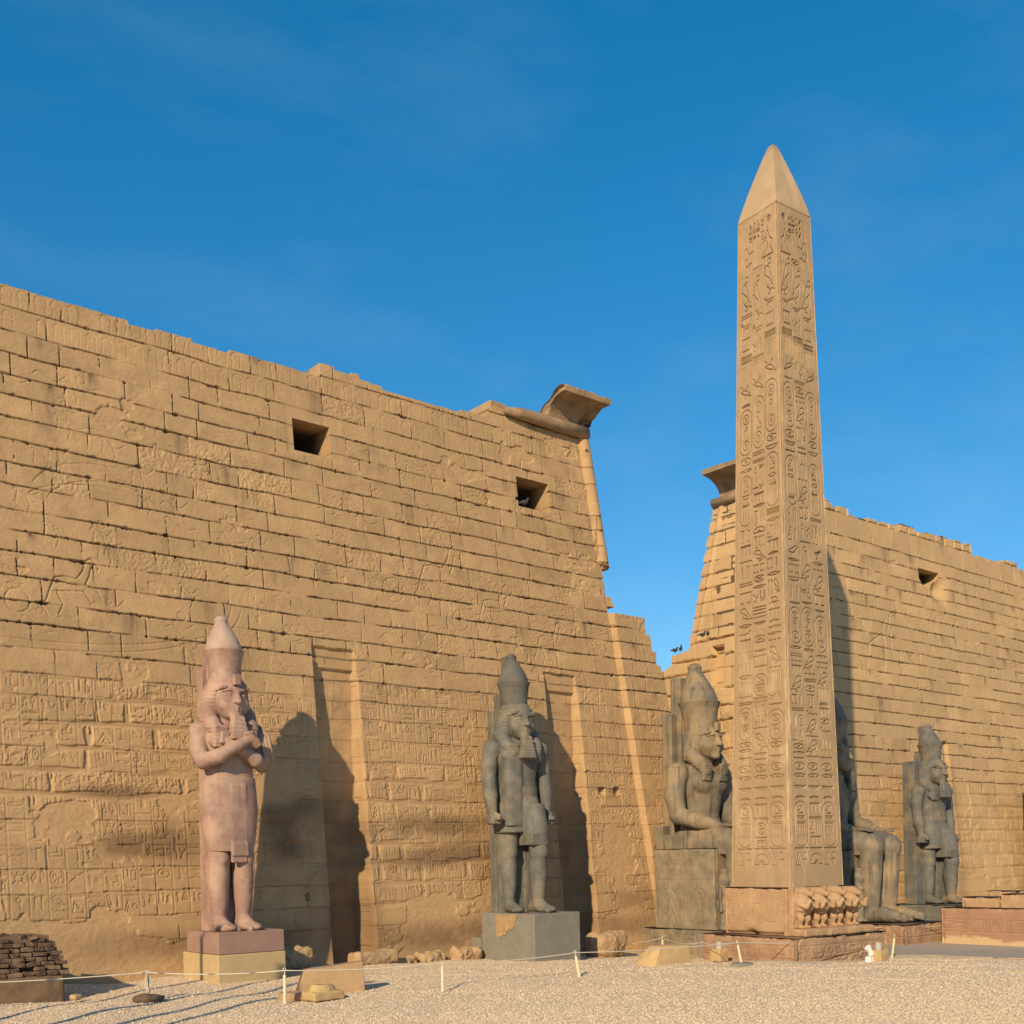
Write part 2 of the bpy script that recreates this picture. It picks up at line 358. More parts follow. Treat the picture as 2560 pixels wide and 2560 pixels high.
# every sign: list of strokes (polylines) in a unit box, or ('f', polygon) filled
G = {
 'sun': [circ(.5, .5, .42), circ(.5, .5, .12, 8)], 'disc': [('f', circ(.5, .5, .42))],
 't': [('f', arc(.5, .2, .42, .6, 0, 180)+[(.92, .2), (.08, .2)])], 'r': [arc(.5, .3, .5, .42, 20, 160)+arc(.5, .7, .5, .42, 200, 340)+[arc(.5, .3, .5, .42, 20, 160)[0]]],
 'n': [[(0, .4), (.12, .6), (.25, .4), (.37, .6), (.5, .4), (.62, .6), (.75, .4), (.87, .6), (1, .4)]],
 'i': [[(.5, 0), (.5, .5), (.25, .75), (.45, 1), (.62, .8), (.5, .5)]], 'k': [arc(.5, .7, .48, .5, 180, 360)+[(.02, .7), (.98, .7)]],
 'nb': [('f', arc(.5, .75, .48, .55, 180, 360))], '1': [('f', [(.38, .1), (.62, .1), (.62, .9), (.38, .9)])],
 '3': [[(.2, .15), (.2, .85)], [(.5, .15), (.5, .85)], [(.8, .15), (.8, .85)]], '3d': [('f', circ(.18, .5, .15)), ('f', circ(.5, .5, .15)), ('f', circ(.82, .5, .15))],
 'hawk': [BIRD, [(.3, .62), (.55, .5), (.8, .25)], [(.5, .3), (.42, .02), (.62, .02)], [(.62, .3), (.58, .02)]],
 'owl': [BIRD, [(.5, .24), (.45, .02)], [(.65, .24), (.62, .02)], [(.3, .6), (.7, .3)]],
 'quail': [[(.1, .75), (.3, .9), (.45, .75), (.8, .5), (.95, .3), (.6, .25), (.35, .35), (.25, .6), (.1, .7)], [(.5, .28), (.5, .03)], [(.65, .28), (.65, .03)]],
 'ankh': [arc(.5, .72, .24, .26, -80, 260, 12), [(.5, .48), (.5, .02)], [(.12, .44), (.88, .44)]],
 'djed': [[(.5, 0), (.5, .6)], [(.2, .62), (.8, .62)], [(.2, .73), (.8, .73)], [(.2, .84), (.8, .84)], [(.2, .95), (.8, .95)], [(.3, .02), (.7, .02)]],
 'was': [[(.5, 0), (.5, .85), (.2, .98)], [(.5, .85), (.8, .78)], [(.35, .0), (.65, .06)]],
 'shu': [[(.35, 0), (.35, .7), (.55, 1), (.75, .85), (.6, .7), (.35, .6)]], 'eye': [arc(.5, .35, .5, .4, 25, 155)+arc(.5, .75, .5, .4, 205, 335), circ(.5, .55, .12, 8)],
 'f': [[(.95, .3), (.6, .35), (.4, .55), (.2, .35), (0, .3)], [(.9, .3), (1, .5)], [(.92, .32), (.85, .52)]],
 's': [[(0, .5), (1, .5)], [(.42, .35), (.42, .65)], [(.58, .35), (.58, .65)]], 'cl': [[(.3, 0), (.3, .8), (.5, .97), (.7, .8), (.7, .35)]],
 'mn': [('f', [(0, .25), (1, .25), (1, .6), (0, .6)])]+[[(x, .6), (x, .85)] for x in (.1, .25, .4, .55, .7, .85)],
 'p': [[(.15, .15), (.85, .15), (.85, .85), (.15, .85), (.15, .15)]], 'bar': [('f', [(0, .3), (1, .3), (1, .7), (0, .7)])], 'bars': [[(0, .3), (1, .3)], [(0, .7), (1, .7)]],
 'pr': [[(.38, .1), (.05, .1), (.05, .9), (.95, .9), (.95, .1), (.62, .1)]], 'man': [SEAT], 'god': [SEAT, [(.38, .95), (.3, 1)], [(.7, .5), (.7, .95)]],
 'arm': [[(0, .4), (0, .6), (.75, .5), (1, .65), (1, .45), (.7, .4), (0, .4)]], 'leg': [[(.35, 1), (.35, .12), (.8, .12)], [(.5, 1), (.5, .2)]],
 'hill': [[(0, .1), (.5, .95), (1, .1), (0, .1)], [(.35, .1), (.5, .5), (.65, .1)]], 'di': [[(.1, .02), (.5, .98), (.9, .02), (.1, .02)], [(.4, .02), (.5, .4), (.6, .02)]],
 'dome': [arc(.5, .1, .48, .8, 0, 180)+[(.02, .1), (.98, .1)], ('f', arc(.5, .1, .17, .3, 0, 180))],
 'beetle': [circ(.5, .45, .25), [(.3, .6), (.1, .9)], [(.7, .6), (.9, .9)], [(.3, .3), (.1, .05)], [(.7, .3), (.9, .05)], circ(.5, .8, .12, 8)],
 'sedge': [[(.5, 0), (.5, .9)], [(.5, .5), (.2, .8)], [(.5, .5), (.8, .8)], [(.3, .02), (.7, .02)]],
 'bee': [[(.05, .6), (.3, .7), (.6, .6), (.95, .2), (.6, .35), (.3, .45), (.05, .6)], [(.4, .68), (.7, .98), (.62, .6)], [(.2, .8), (.05, .95)], [(.4, .4), (.35, .1)], [(.55, .36), (.55, .1)]],
 'bull': [[(.0, .75), (.15, .85), (.2, .7), (.9, .7), (.95, .3)], [(.2, .65), (.25, .1)], [(.35, .45), (.35, .1)], [(.75, .45), (.78, .1)], [(.9, .5), (.9, .1)], [(.35, .45), (.75, .45)], [(.0, .85), (.1, 1.0), (.2, .9)]],
 'snake': [[(0, .3), (.2, .5), (.4, .3), (.6, .5), (.75, .4), (.8, .8), (.95, .85)]], 'bread': [arc(.5, .5, .45, .3, 0, 360, 12)],
 'ka': [[(.1, .95), (.1, .25), (.9, .25), (.9, .95)], [(.25, .95), (.25, .4), (.75, .4), (.75, .95)]], 'mr': [[(.0, .8), (.6, .5), (1, .8)], [(.6, .5), (.1, .1)], [(.3, .3), (.55, .12)]],
 'star': [[(.5, .5), (.5, 1)], [(.5, .5), (.05, .65)], [(.5, .5), (.95, .65)], [(.5, .5), (.2, .05)], [(.5, .5), (.8, .05)]],
 'city': [circ(.5, .5, .42), [(.2, .2), (.8, .8)], [(.2, .8), (.8, .2)]], 'throne': [[(.1, .05), (.9, .05), (.9, .95), (.6, .95), (.6, .4), (.1, .4), (.1, .05)]],
 'reedfield': [[(.05, .1), (.95, .1)], [(.25, .1), (.25, .8), (.12, .95)], [(.5, .1), (.5, .8), (.37, .95)], [(.75, .1), (.75, .8), (.62, .95)]],
 'serekh': [[(0, 0), (0, 1), (1, 1), (1, 0)]]+[[(x, 0), (x, .35)] for x in (.12, .25, .38, .5, .62, .75, .88)]+[[(0, .36), (1, .36)]],
 'fence': [[(x, 0), (x, 1)] for x in (.05, .2, .35, .5, .65, .8, .95)], 'lines': [[(0, .1), (1, .1)], [(0, .4), (1, .4)], [(0, .7), (1, .7)], [(0, .95), (1, .95)]],
 'two': [[(.2, 0), (.2, 1), (.4, .9), (.2, .8)], [(.65, 0), (.65, 1), (.85, .9), (.65, .8)]], 'mast': [('f', [(.05, .8), (.95, .8), (.95, 1), (.05, 1)]), [(.2, .8), (.2, .1)], [(.5, .8), (.5, 0)], [(.8, .8), (.8, .1)]],
 'col': [[(.35, 0), (.4, .7), (.2, .95), (.8, .95), (.6, .7), (.65, 0), (.35, 0)]], 'chick': [('f', [(.1, .7), (.3, .9), (.5, .7), (.85, .55), (.6, .25), (.35, .3), (.25, .6)]), [(.5, .3), (.5, .02), (.65, .02)]],
 'kneel': [[(.62, 1), (.5, .9), (.62, .8), (.7, .6), (.9, .5), (.75, .3), (.95, .05), (.1, .05), (.6, .35), (.45, .6), (.5, .75)], [(.5, .68), (.2, .62), (.12, .75)], [(.5, .6), (.25, .5)]],
 'amun': [[(.3, .55), (.2, .4), (.35, .15), (.75, .2), (.75, -.0)], [(.3, .55), (.45, .55), (.55, .4), (.9, .42)], [(.35, .3), (.5, .32)], [(.25, 1), (.3, .6)], [(.38, 1), (.4, .6)], [(.2, .1), (.2, .4)], [(.6, 0), (.6, .2)]],
}
SIGNS = ['sun', 't', 'r', 'n', 'i', 'k', 'nb', '1', '3', 'owl', 'quail', 'ankh', 'djed', 'was', 'shu', 'eye', 'f', 's', 'cl', 'mn', 'p', 'pr', 'man', 'arm', 'leg', 'hill', 'snake', 'bread', 'ka', 'mr', 'hawk', 'bars', 'bee', 'two', 'throne', 'col', 'chick', 'beetle']
WIDE = {'n', 'r', 'nb', 'k', 'bar', 'bars', 'mn', 'f', 's', 'arm', '3d', 'snake', 'eye', 'bread', 't', 'lines'}

class Relief:
    """height field in metres over u (columns), v (rows); carve() cuts into it"""
    def __init__(s, u0, u1, v0, v1, cell):
        s.u0, s.v0 = u0, v0; s.nu = int(round((u1-u0)/cell))+1; s.nv = int(round((v1-v0)/cell))+1
        s.u = np.linspace(u0, u1, s.nu).astype(F32); s.v = np.linspace(v0, v1, s.nv).astype(F32)
        s.cu = (u1-u0)/(s.nu-1); s.cv = (v1-v0)/(s.nv-1)
        s.h = np.zeros((s.nv, s.nu), F32); s.c = np.zeros((s.nv, s.nu), F32)
    def win(s, a, b, c, d):
        i0 = max(0, int((c-s.v0)/s.cv)); i1 = min(s.nv, int((d-s.v0)/s.cv)+2)
        j0 = max(0, int((a-s.u0)/s.cu)); j1 = min(s.nu, int((b-s.u0)/s.cu)+2)
        return (slice(i0, i1), slice(j0, j1)) if i1 > i0 and j1 > j0 else None
    def stroke(s, pts, w, dp):
        p = np.array(pts); pad = w*2
        sl_ = s.win(p[:, 0].min()-pad, p[:, 0].max()+pad, p[:, 1].min()-pad, p[:, 1].max()+pad)
        if sl_ is None: return
        U = s.u[None, sl_[1]]; Vv = s.v[sl_[0], None]; D = None
        for (ax, ay), (bx, by) in zip(pts[:-1], pts[1:]):
            dx, dy = bx-ax, by-ay
            t = np.clip(((U-ax)*dx+(Vv-ay)*dy)/(dx*dx+dy*dy+1e-9), 0, 1)
            q_ = (U-ax-t*dx)**2+(Vv-ay-t*dy)**2
            D = q_ if D is None else np.minimum(D, q_)
        D = np.sqrt(D)
        s.c[sl_] = np.maximum(s.c[sl_], dp*np.clip((w-D)/(w*.5), 0, 1))
    def fill(s, poly, dp):
        p = np.array(poly); sl_ = s.win(p[:, 0].min(), p[:, 0].max(), p[:, 1].min(), p[:, 1].max())
        if sl_ is None: return
        U = s.u[None, sl_[1]]; Vv = s.v[sl_[0], None]; ins = np.zeros(np.broadcast(U, Vv).shape, bool)
        for (ax, ay), (bx, by) in zip(poly, list(poly[1:])+[poly[0]]):
            if ay == by: continue
            c_ = (ay > Vv) != (by > Vv); ins ^= c_ & (U < (bx-ax)*(Vv-ay)/(by-ay)+ax)
        s.c[sl_] = np.maximum(s.c[sl_], dp*ins)
    def sign(s, g, u, v, w, h, lw, dp, flip=False):
        for st in G[g]:
            fl_ = st[0] == 'f'; pts = st[1] if fl_ else st
            P = [(u+(1-x if flip else x)*w, v+y*h) for x, y in pts]
            if fl_: s.fill(P, dp)
            else: s.stroke(P, lw, dp)
    def cartouche(s, u, v, w, h, lw, dp):
        r = w/2
        s.stroke(arc(u+r, v+h-r, r, r, 0, 180, 12)+arc(u+r, v+r, r, r, 180, 360, 12)+[(u+w, v+h-r)], lw, dp)
    def text(s, u0, u1, v0, v1, colw, rng, lw, dp, lines=True, sz=.8, skip=.0):
        n = max(1, int(round((u1-u0)/colw))); cw = (u1-u0)/n
        for k in range(n+1):
            if lines: s.stroke([(u0+k*cw, v0), (u0+k*cw, v1)], lw*.9, dp*.8)
        for k in range(n):
            v = v1
            while v > v0+.12:
                g = SIGNS[rng.integers(len(SIGNS))]; gh = cw*(rng.uniform(.26, .4) if g in WIDE else rng.uniform(.6, .9))
                gw = cw*sz
                if v-gh < v0: break
                if rng.random() > skip:
                    if g not in WIDE and rng.random() < .45:
                        s.sign(g, u0+k*cw+cw*.1, v-gh*.95, gw*.45, gh*.9, lw, dp, rng.random() < .5)
                        s.sign(SIGNS[rng.integers(len(SIGNS))], u0+k*cw+cw*.52, v-gh*.95, gw*.45, gh*.9, lw, dp)
                    else: s.sign(g, u0+k*cw+(cw-gw)/2, v-gh*.95, gw, gh*.9, lw, dp, rng.random() < .5)
                v -= gh+cw*.06

def grid_build(name, H, P, m, parent, mask=None, attrs=None, extrude=None, smooth=True, skipedge=None):
    """H Relief, P(U,V,h)->(x,y,z); mask faces; extrude(x,y,z)->xyz of the border pushed back"""
    U, V = np.meshgrid(H.u, H.v); X, Y, Z = P(U, V, H.h)
    vv = np.stack([X, Y, Z], -1).reshape(-1, 3).astype(F32)
    idx = np.arange(H.nv*H.nu).reshape(H.nv, H.nu)
    if mask is None: mask = np.ones((H.nv-1, H.nu-1), bool)
    f = np.stack([idx[:-1, :-1], idx[:-1, 1:], idx[1:, 1:], idx[1:, :-1]], -1)[mask]
    at = {k: a.ravel() for k, a in (attrs or {}).items()}
    if extrude is not None:
        mp = np.pad(mask, 1)
        E = []
        I, J = np.nonzero(mask & ~mp[2:, 1:-1]); E.append(np.stack([idx[I+1, J], idx[I+1, J+1]], -1))
        I, J = np.nonzero(mask & ~mp[:-2, 1:-1]); k = I > 0; E.append(np.stack([idx[I[k], J[k]+1], idx[I[k], J[k]]], -1))
        I, J = np.nonzero(mask & ~mp[1:-1, 2:]); E.append(np.stack([idx[I, J+1], idx[I+1, J+1]], -1)[:, ::-1])
        I, J = np.nonzero(mask & ~mp[1:-1, :-2]); E.append(np.stack([idx[I, J], idx[I+1, J]], -1))
        E = np.concatenate(E)
        a = vv[E]; n0 = len(vv)
        steps = [extrude(a, t) for t in (0.0, .04, .12, .25, .5, 1.0)]
        allv = [vv]; ff = [f]; off = n0
        for k, st in enumerate(steps):
            allv.append(st.reshape(-1, 3))
        ne = len(E)
        for k in range(len(steps)-1):
            o0 = n0+k*2*ne; o1 = n0+(k+1)*2*ne; r_ = np.arange(ne)
            ff.append(np.stack([o0+2*r_, o0+2*r_+1, o1+2*r_+1, o1+2*r_], -1))
        vv = np.concatenate(allv); f = np.concatenate(ff)
        at = {k: np.concatenate([v_]+[v_[E].ravel()*0.5]*3+[np.full(2*ne, .95 if k == 'soot_shade' else 0.)]*3) for k, v_ in at.items()}  # deep border rings painted dark, standing for shade inside the window shafts
    used = np.zeros(len(vv), bool); used[f.ravel()] = True
    new = np.cumsum(used)-1
    return mesh_np(name, vv[used], new[f], m, parent, smooth, {k: a[used] for k, a in at.items()})

def masonry(Hf, courses, seed, wmin=.7, wmax=1.9, gap=(.005, .018), jd=.12, soft_below=None, erode=None, lowpatch=None):
    """fills Hf.h with courses of blocks; returns attribute fields"""
    rng = np.random.default_rng(seed); nv, nu = Hf.nv, Hf.nu; cs = Hf.cu
    U = Hf.u; Vv = Hf.v
    wob = (vnoise(nv, nu, .9/cs, 1.3/cs, seed+1, 3)-.5)
    edge = (vnoise(nv, nu, .10/cs, .14/cs, seed+2, 3)-.5)
    fade = vnoise(nv, nu, .5/cs, .9/cs, seed+3, 2)
    rough = (vnoise(nv, nu, .35/cs, .4/cs, seed+4, 4, .6)-.5)
    fine = (vnoise(nv, nu, .06/cs, .06/cs, seed+5, 2)-.5)
    Vd = Vv[:, None]+wob*.09; Ud = U[None, :]+wob[::-1]*.08
    tint = np.zeros((nv, nu), F32)+.5; off = np.zeros((nv, nu), F32); pit = np.zeros((nv, nu), F32)
    dH = np.full((nv, nu), 9., F32); dV = np.full((nv, nu), 9., F32); soot_shade = np.zeros((nv, nu), F32); notch = np.zeros((nv, nu), F32)
    for k in range(len(courses)-1):
        a, b = courses[k], courses[k+1]
        rows = np.nonzero((Vv > a-.2) & (Vv < b+.2))[0]
        if not len(rows): continue
        sl_ = slice(rows[0], rows[-1]+1)
        inb = (Vd[sl_] >= a) & (Vd[sl_] < b)
        dh = np.minimum(Vd[sl_]-a, b-Vd[sl_])
        dH[sl_] = np.where(inb, dh, dH[sl_])
        js = [U[0]-rng.uniform(.1, 1.5)]
        while js[-1] < U[-1]+.1: js.append(js[-1]+rng.uniform(wmin, wmax)*(1 if rng.random() > .12 else 1.5))
        for j in range(len(js)-1):
            c0, c1 = js[j], js[j+1]
            cols = np.nonzero((U > c0-.15) & (U < c1+.15))[0]
            if not len(cols): continue
            sj = slice(cols[0], cols[-1]+1)
            slant = rng.uniform(-.07, .07)*((Vd[sl_, sj]-a)/(b-a)-.5)
            ins = inb[:, sj] & (Ud[sl_, sj] >= c0+slant) & (Ud[sl_, sj] < c1+slant)
            q_ = np.minimum(Ud[sl_, sj]-c0, c1-Ud[sl_, sj])
            sub = dV[sl_, sj]; sub[ins] = q_[ins]
            t_ = rng.normal(.5, .16); tt = tint[sl_, sj]; tt[ins] = t_
            oo = off[sl_, sj]; o_ = rng.normal(0, .005)+(rng.uniform(-.006, .006))*((Ud[sl_, sj]-c0)/(c1-c0)-.5); oo[ins] = o_[ins] if hasattr(o_, 'shape') else o_
            if rng.random() < .07:
                pp = pit[sl_, sj]; pp[ins] = rng.uniform(.4, 1)
            if rng.random() < .34:
                nx_, ny_ = (c0 if rng.random() < .5 else c1), (a if rng.random() < .5 else b)
                s_ = Hf.win(nx_-.2, nx_+.2, ny_-.15, ny_+.15)
                if s_: notch[s_] = np.maximum(notch[s_], (np.abs(U[None, s_[1]]-nx_)/rng.uniform(.04, .16)+np.abs(Vv[s_[0], None]-ny_)/rng.uniform(.03, .07) < 1+edge[s_]*1.6)*1.0)
            # dark weep below the joint
            if rng.random() < .30 and c1-c0 > .3:
                uu = rng.uniform(c0, c1); wdt = rng.uniform(.06, .3); ln = rng.uniform(.25, 1.1)
                s_ = Hf.win(uu-wdt*1.6, uu+wdt*1.6, b-ln, b)
                if s_:
                    fld = np.exp(-((U[None, s_[1]]-uu)/wdt)**2)*np.clip((Vv[s_[0], None]-(b-ln))/ln, 0, 1)*rng.uniform(.25, .75)
                    soot_shade[s_] = np.maximum(soot_shade[s_], fld)
    st = fade
    gw = gap[0]+(gap[1]-gap[0])*st*1.3+np.maximum(0, edge-.10)*.20*sstep(.4, .6, st)
    gv_ = gap[0]*.9+(gap[1]-gap[0])*.7*np.roll(st, 37, 0)+np.maximum(0, edge-.2)*.10*(st > .4)
    dep = jd*sstep(.18, .45, st)+.015
    depv = jd*sstep(.25, .5, np.roll(st, 37, 0))*.9+.010
    if soft_below is not None:
        lo = sstep(soft_below+.8, soft_below-.8, Vv)[:, None]
        dep = dep*(1-.72*lo)+.004*lo; depv = depv*(1-.75*lo)+.004*lo
    h = off-dep*np.clip((gw-dH)/(.006)+.5, 0, 1)
    h = np.minimum(h, off-depv*np.clip((gv_-dV)/(.006)+.5, 0, 1))
    dm = np.minimum(dH, dV)
    h -= .006*np.exp(-dm/.025)*(.3+1.4*np.maximum(0, edge+.2))
    h -= notch*(jd*.8)*(1 if soft_below is None else (1-.8*lo))
    h += rough*.016+fine*.007
    h += pit*fine*.035-pit*np.maximum(0, rough)*.045
    soot_shade *= (.45+1.2*np.clip(rough+.5, 0, 1))*(vnoise(nv, nu, .5/cs, .05/cs, seed+9, 2)*1.5)
    soot_shade = np.maximum(soot_shade, 1.0*np.exp(-(dH/.024)**2)*sstep(.22, .5, fade)*(edge+.85))
    soot_shade = np.maximum(soot_shade, .8*np.exp(-(dV/.018)**2)*sstep(.3, .6, np.roll(fade, 37, 0))*(edge+.8))
    soot_shade = np.maximum(soot_shade, .75*notch)
    att = {'tint': tint, 'soot_shade': np.clip(soot_shade, 0, 1)}
    if erode is not None:      # rounded blocks with wide smooth mortar
        e = erode*sstep(.35, .55, vnoise(nv, nu, .9/cs, 1.4/cs, seed+6, 2))
        gwid = .03+.13*vnoise(nv, nu, .35/cs, .5/cs, seed+7, 3)
        k_ = sstep(gwid+.02, gwid-.04, dm)*e
        h = h*(1-k_)-.055*k_
        att['_mortar'] = k_
    return h, att, dm

# ------------------------------------------------------------------ left tower of the gateway
YW, BT = 28.5, .1
rng = np.random.default_rng(21)
pylonL = empty('temple_pylon', (18, YW+2, 0), 'tall sandstone pylon tower filling the left, with two square windows and two flagpole niches', 'pylon', 'towers of the temple gateway')
CL = .02
H = Relief(5.6, 32.6, -.7, 18.7, CL)
U, V = np.meshgrid(H.u, H.v)
crs = [-.9, -.25, .35, .92]
while crs[-1] < 17.2: crs.append(crs[-1]+rng.uniform(.53, .64) if crs[-1] > 7 else crs[-1]+rng.uniform(.56, .66))
crs = [c for c in crs if c < 17.0]+[17.09, 17.68, 18.2, 18.9]
er = sstep(4.0, 4.8, V)*sstep(7.6, 6.9, V)*sstep(15, 12, U)+.8*sstep(1.0, 1.8, V)*sstep(6.2, 5.2, V)*sstep(17.8, 18.4, U)*sstep(26, 25, U)+.5*sstep(7.5, 7, V)*sstep(14, 15, U)*sstep(17.5, 16.8, U)
h, att, dm = masonry(H, crs, 31, gap=(.0035, .012), jd=.10, soft_below=8.6, erode=er)
# carved scenes above, columns of writing below
def wavy(x, y, L, a, amp, n=14):
    ca, sa = math.cos(a), math.sin(a); P = []
    for i in range(n+1):
        t = i/n*L; o_ = amp*math.sin(i/n*6.5+.4)*(1-.4*i/n); P.append((x+t*ca-o_*sa, y+t*sa+o_*ca))
    return P
for k in range(170):      # tumbling soldiers, chariots and horses, in sunk outline
    x = rng.uniform(6.5, 30); y = rng.uniform(8.6, 15.6); L = rng.uniform(.4, 1.1)
    H.stroke(wavy(x, y, L, rng.uniform(-.5, .3), rng.uniform(.06, .16)), .018, .020)
    if rng.random() < .7: H.stroke(wavy(x+.05, y-.18, L*.8, rng.uniform(-.6, .2), rng.uniform(.04, .1)), .016, .017)
    if rng.random() < .45: H.stroke(circ(x+L*.5, y+.22, rng.uniform(.07, .12)), .016, .018)
    if rng.random() < .35: H.stroke([(x+.1, y), (x+.05, y-.35), (x+.25, y-.5)], .017, .018); H.stroke([(x+.3, y), (x+.4, y-.35), (x+.32, y-.55)], .017, .018)
for x in np.arange(6.4, 24.2, .42):   # rows of heads along the top courses
    for (yy, r_) in ((17.46, .15), (16.85, .12)):
        if rng.random() < .85 and not (16.6 < x < 18.7 and yy < 17):
            H.stroke(arc(x, yy, r_, r_, -30, 210, 10), .016, .018); H.stroke([(x-.12, yy-.12), (x-.14, yy-.34)], .014, .014); H.stroke([(x+.12, yy-.12), (x+.1, yy-.34)], .014, .014)
for x in np.arange(24.5, 29.2, .40):
    H.stroke(arc(x, 17.5, .14, .14, -20, 200, 10), .018, .02); H.stroke([(x-.13, 17.4), (x-.13, 17.05)], .014, .014)
for (cx, cy, rx, ry, a0, a1) in ((11.2, 12.2, 2.0, 1.2, 20, 160), (11.3, 12.0, 1.7, .95, 15, 165), (11.2, 11.8, 2.3, 1.0, 30, 150), (9, 9.2, 4.5, .9, 200, 330), (9, 9.4, 4.6, .9, 200, 335), (13.2, 10.3, 1.4, 1.3, 280, 350), (13.5, 10.3, 1.4, 1.3, 280, 345)):
    H.stroke(arc(cx, cy, rx, ry, a0, a1, 26), .02, .022)
# charging horse and the royal figures
HORSE = [(0, .2), (.15, .55), (.4, .62), (.75, .58), (.95, .85), (1.05, 1.15), (1.2, 1.25), (1.42, 1.0), (1.38, .92), (1.2, 1.0), (1.12, .7), (1.0, .45), (1.3, .35), (1.45, .1)]
for (hx, hy, sc_) in ((6.6, 9.6, 1.15), (21.2, 11.6, 1.2), (23.6, 10.9, 1.0), (9.6, 9.7, .9), (26.0, 10.0, .9)):
    H.stroke([(hx+a*sc_, hy+b*sc_) for a, b in HORSE], .026, .034)
    H.stroke([(hx+a*sc_, hy+b*sc_) for a, b in [(0, .2), (-.1, -.1), (-.25, -.3), (-.1, -.55)]], .022, .028)
    H.stroke([(hx+a*sc_, hy+b*sc_) for a, b in [(.2, .1), (.35, -.2), (.2, -.5)]], .022, .026)
    H.stroke([(hx+a*sc_, hy+b*sc_) for a, b in [(.1, .15), (.5, .2), (.95, .25), (1.15, -.05), (1.3, -.1)]], .022, .026)
    H.stroke(circ(hx-.9*sc_, hy-.25*sc_, .33*sc_, 18), .02, .024)
for (x0, x1, y0, y1) in ((6.0, 16.9, 1.2, 8.2), (18.7, 26.0, 1.1, 8.3), (27.8, 30.1, 1.0, 6.9)):
    for k in range(len(crs)-1):
        a, b = crs[k], crs[k+1]
        if a < y0 or b > y1: continue
        if x0 < 7 and a > 7.7: continue
        H.text(x0, x1, a+.02, b-.02, .46 if x0 < 20 else .5, rng, .017, .027, sz=.84)
for x in np.arange(27.9, 30.2, .75):   # tall gods beside the gate
    for y in (6.2, 8.0):
        H.stroke([(x, y), (x+.1, y+.8), (x-.05, y+1.2), (x+.1, y+1.5), (x+.25, y+1.25), (x+.3, y+.85), (x+.35, y)], .018, .022)
    H.stroke(wavy(x, 10.2, .6, -.3, .12), .018, .02); H.stroke(wavy(x, 11.2, .6, -.3, .12), .018, .02)
H.text(30.95, 32.0, 1.0, 8.6, .5, rng, .018, .025)
H.text(30.9, 31.9, 9.2, 11.2, .5, rng, .016, .02)
# smooth plaster: swallows courses low on the wall
pn = vnoise(H.nv, H.nu, 1.1/CL, 1.7/CL, 77, 4, .55)
low = .10*sstep(3.2, -.3, V)+.03*sstep(7.5, 3.5, V)+.27*sstep(1.2, .6, V)
for (cx, cy, rx, ry, a_) in ((23.4, 1.6, 1.6, 1.1, .35), (9.8, 4.3, .8, .35, .3), (12.6, 4.6, .9, .4, .3), (29, 3.6, .9, .6, .3), (15.6, 3.6, 1.0, 1.6, .16), (24.2, 3.0, .9, .8, .25), (8.7, 1.25, 1.3, .3, .25), (20.2, 1.4, 1.0, .4, .2)):
    low += a_*np.exp(-((U-cx)/rx)**2-((V-cy)/ry)**2)
pl = sstep(.655, .675, pn*.75+low+.11+.05*(vnoise(H.nv, H.nu, .1/CL, .1/CL, 78, 2)-.5))
carve_amt = np.clip(1-att.get('_mortar', 0), 0, 1)*(.35+.9*vnoise(H.nv, H.nu, .6/CL, .6/CL, 79, 2))
h = h-H.c*carve_amt
h = h*(1-pl)+pl*(-.028+.022*(vnoise(H.nv, H.nu, .6/CL, .9/CL, 80, 4)-.5)+.022*(vnoise(H.nv, H.nu, .10/CL, .14/CL, 81, 3)-.5))
# repaired plaster round the first window
wp = np.exp(-(np.maximum(0, np.abs(U-17.65)-.85)/.10)**2-(np.maximum(0, np.abs(V-15.75)-.62)/.10)**2)
h = h*(1-wp)-.02*wp
# niches for the flagpoles, upright at the back while the face leans
for (a, b, top, sd) in ((17.05, 18.5, 9.22, 1), (26.15, 27.62, 9.26, 2)):
    jag = .10*(vnoise(H.nv, H.nu, .5/CL, .5/CL, 90+sd, 3)-.5)*sstep(9, 5, V)
    cut = (U > a+jag*.4) & (U < b+jag) & (V < top+.02*np.sin(U*7))
    back = -(1.12-.1*V)
    hb = back+.35*h+.10*(vnoise(H.nv, H.nu, .55/CL, .7/CL, 95+sd, 3)-.5)*sstep(9.0, 7.6, V)
    hb = np.where(V > top-.62, np.maximum(hb, back+.10), hb)
    h = np.where(cut, hb, h)
    # the right reveal is broken away at an angle
    lip = sstep(b+.07+jag, b+jag, U)*(U >= b+jag)*(V < top)*sstep(9.2, 7.5, V)
    h = h-lip*np.abs(back)*.3
# two sockets, one square hole
for (a, b, c, d) in ((28.25, 28.62, 5.05, 5.33), (29.0, 29.36, 5.05, 5.35), (16.25, 16.42, 1.75, 1.97), (23.2, 23.45, 2.95, 3.2)):
    h = np.where((np.abs((U-(a+b)/2)/((b-a)/2))**3+np.abs((V-(c+d)/2)/((d-c)/2))**3) < 1, h-.16, h)
# corner roll above, projecting jamb of the gate below
xr = 31.05-.095*V
roll = np.clip(1-((U-(xr-.25))/.26)**2, 0, 1)
rj = vnoise(H.nv, H.nu, .62/CL, .3/CL, 99, 1)
h = np.where((V > 13.35+.2*rj) & (V < 18.2), np.maximum(h, np.sqrt(roll)*.27-.05+h*.5), h)
h += np.where(V < 11.75, .22*sstep(xr-.38, xr-.26, U)*sstep(.3, 3.2, V), 0)
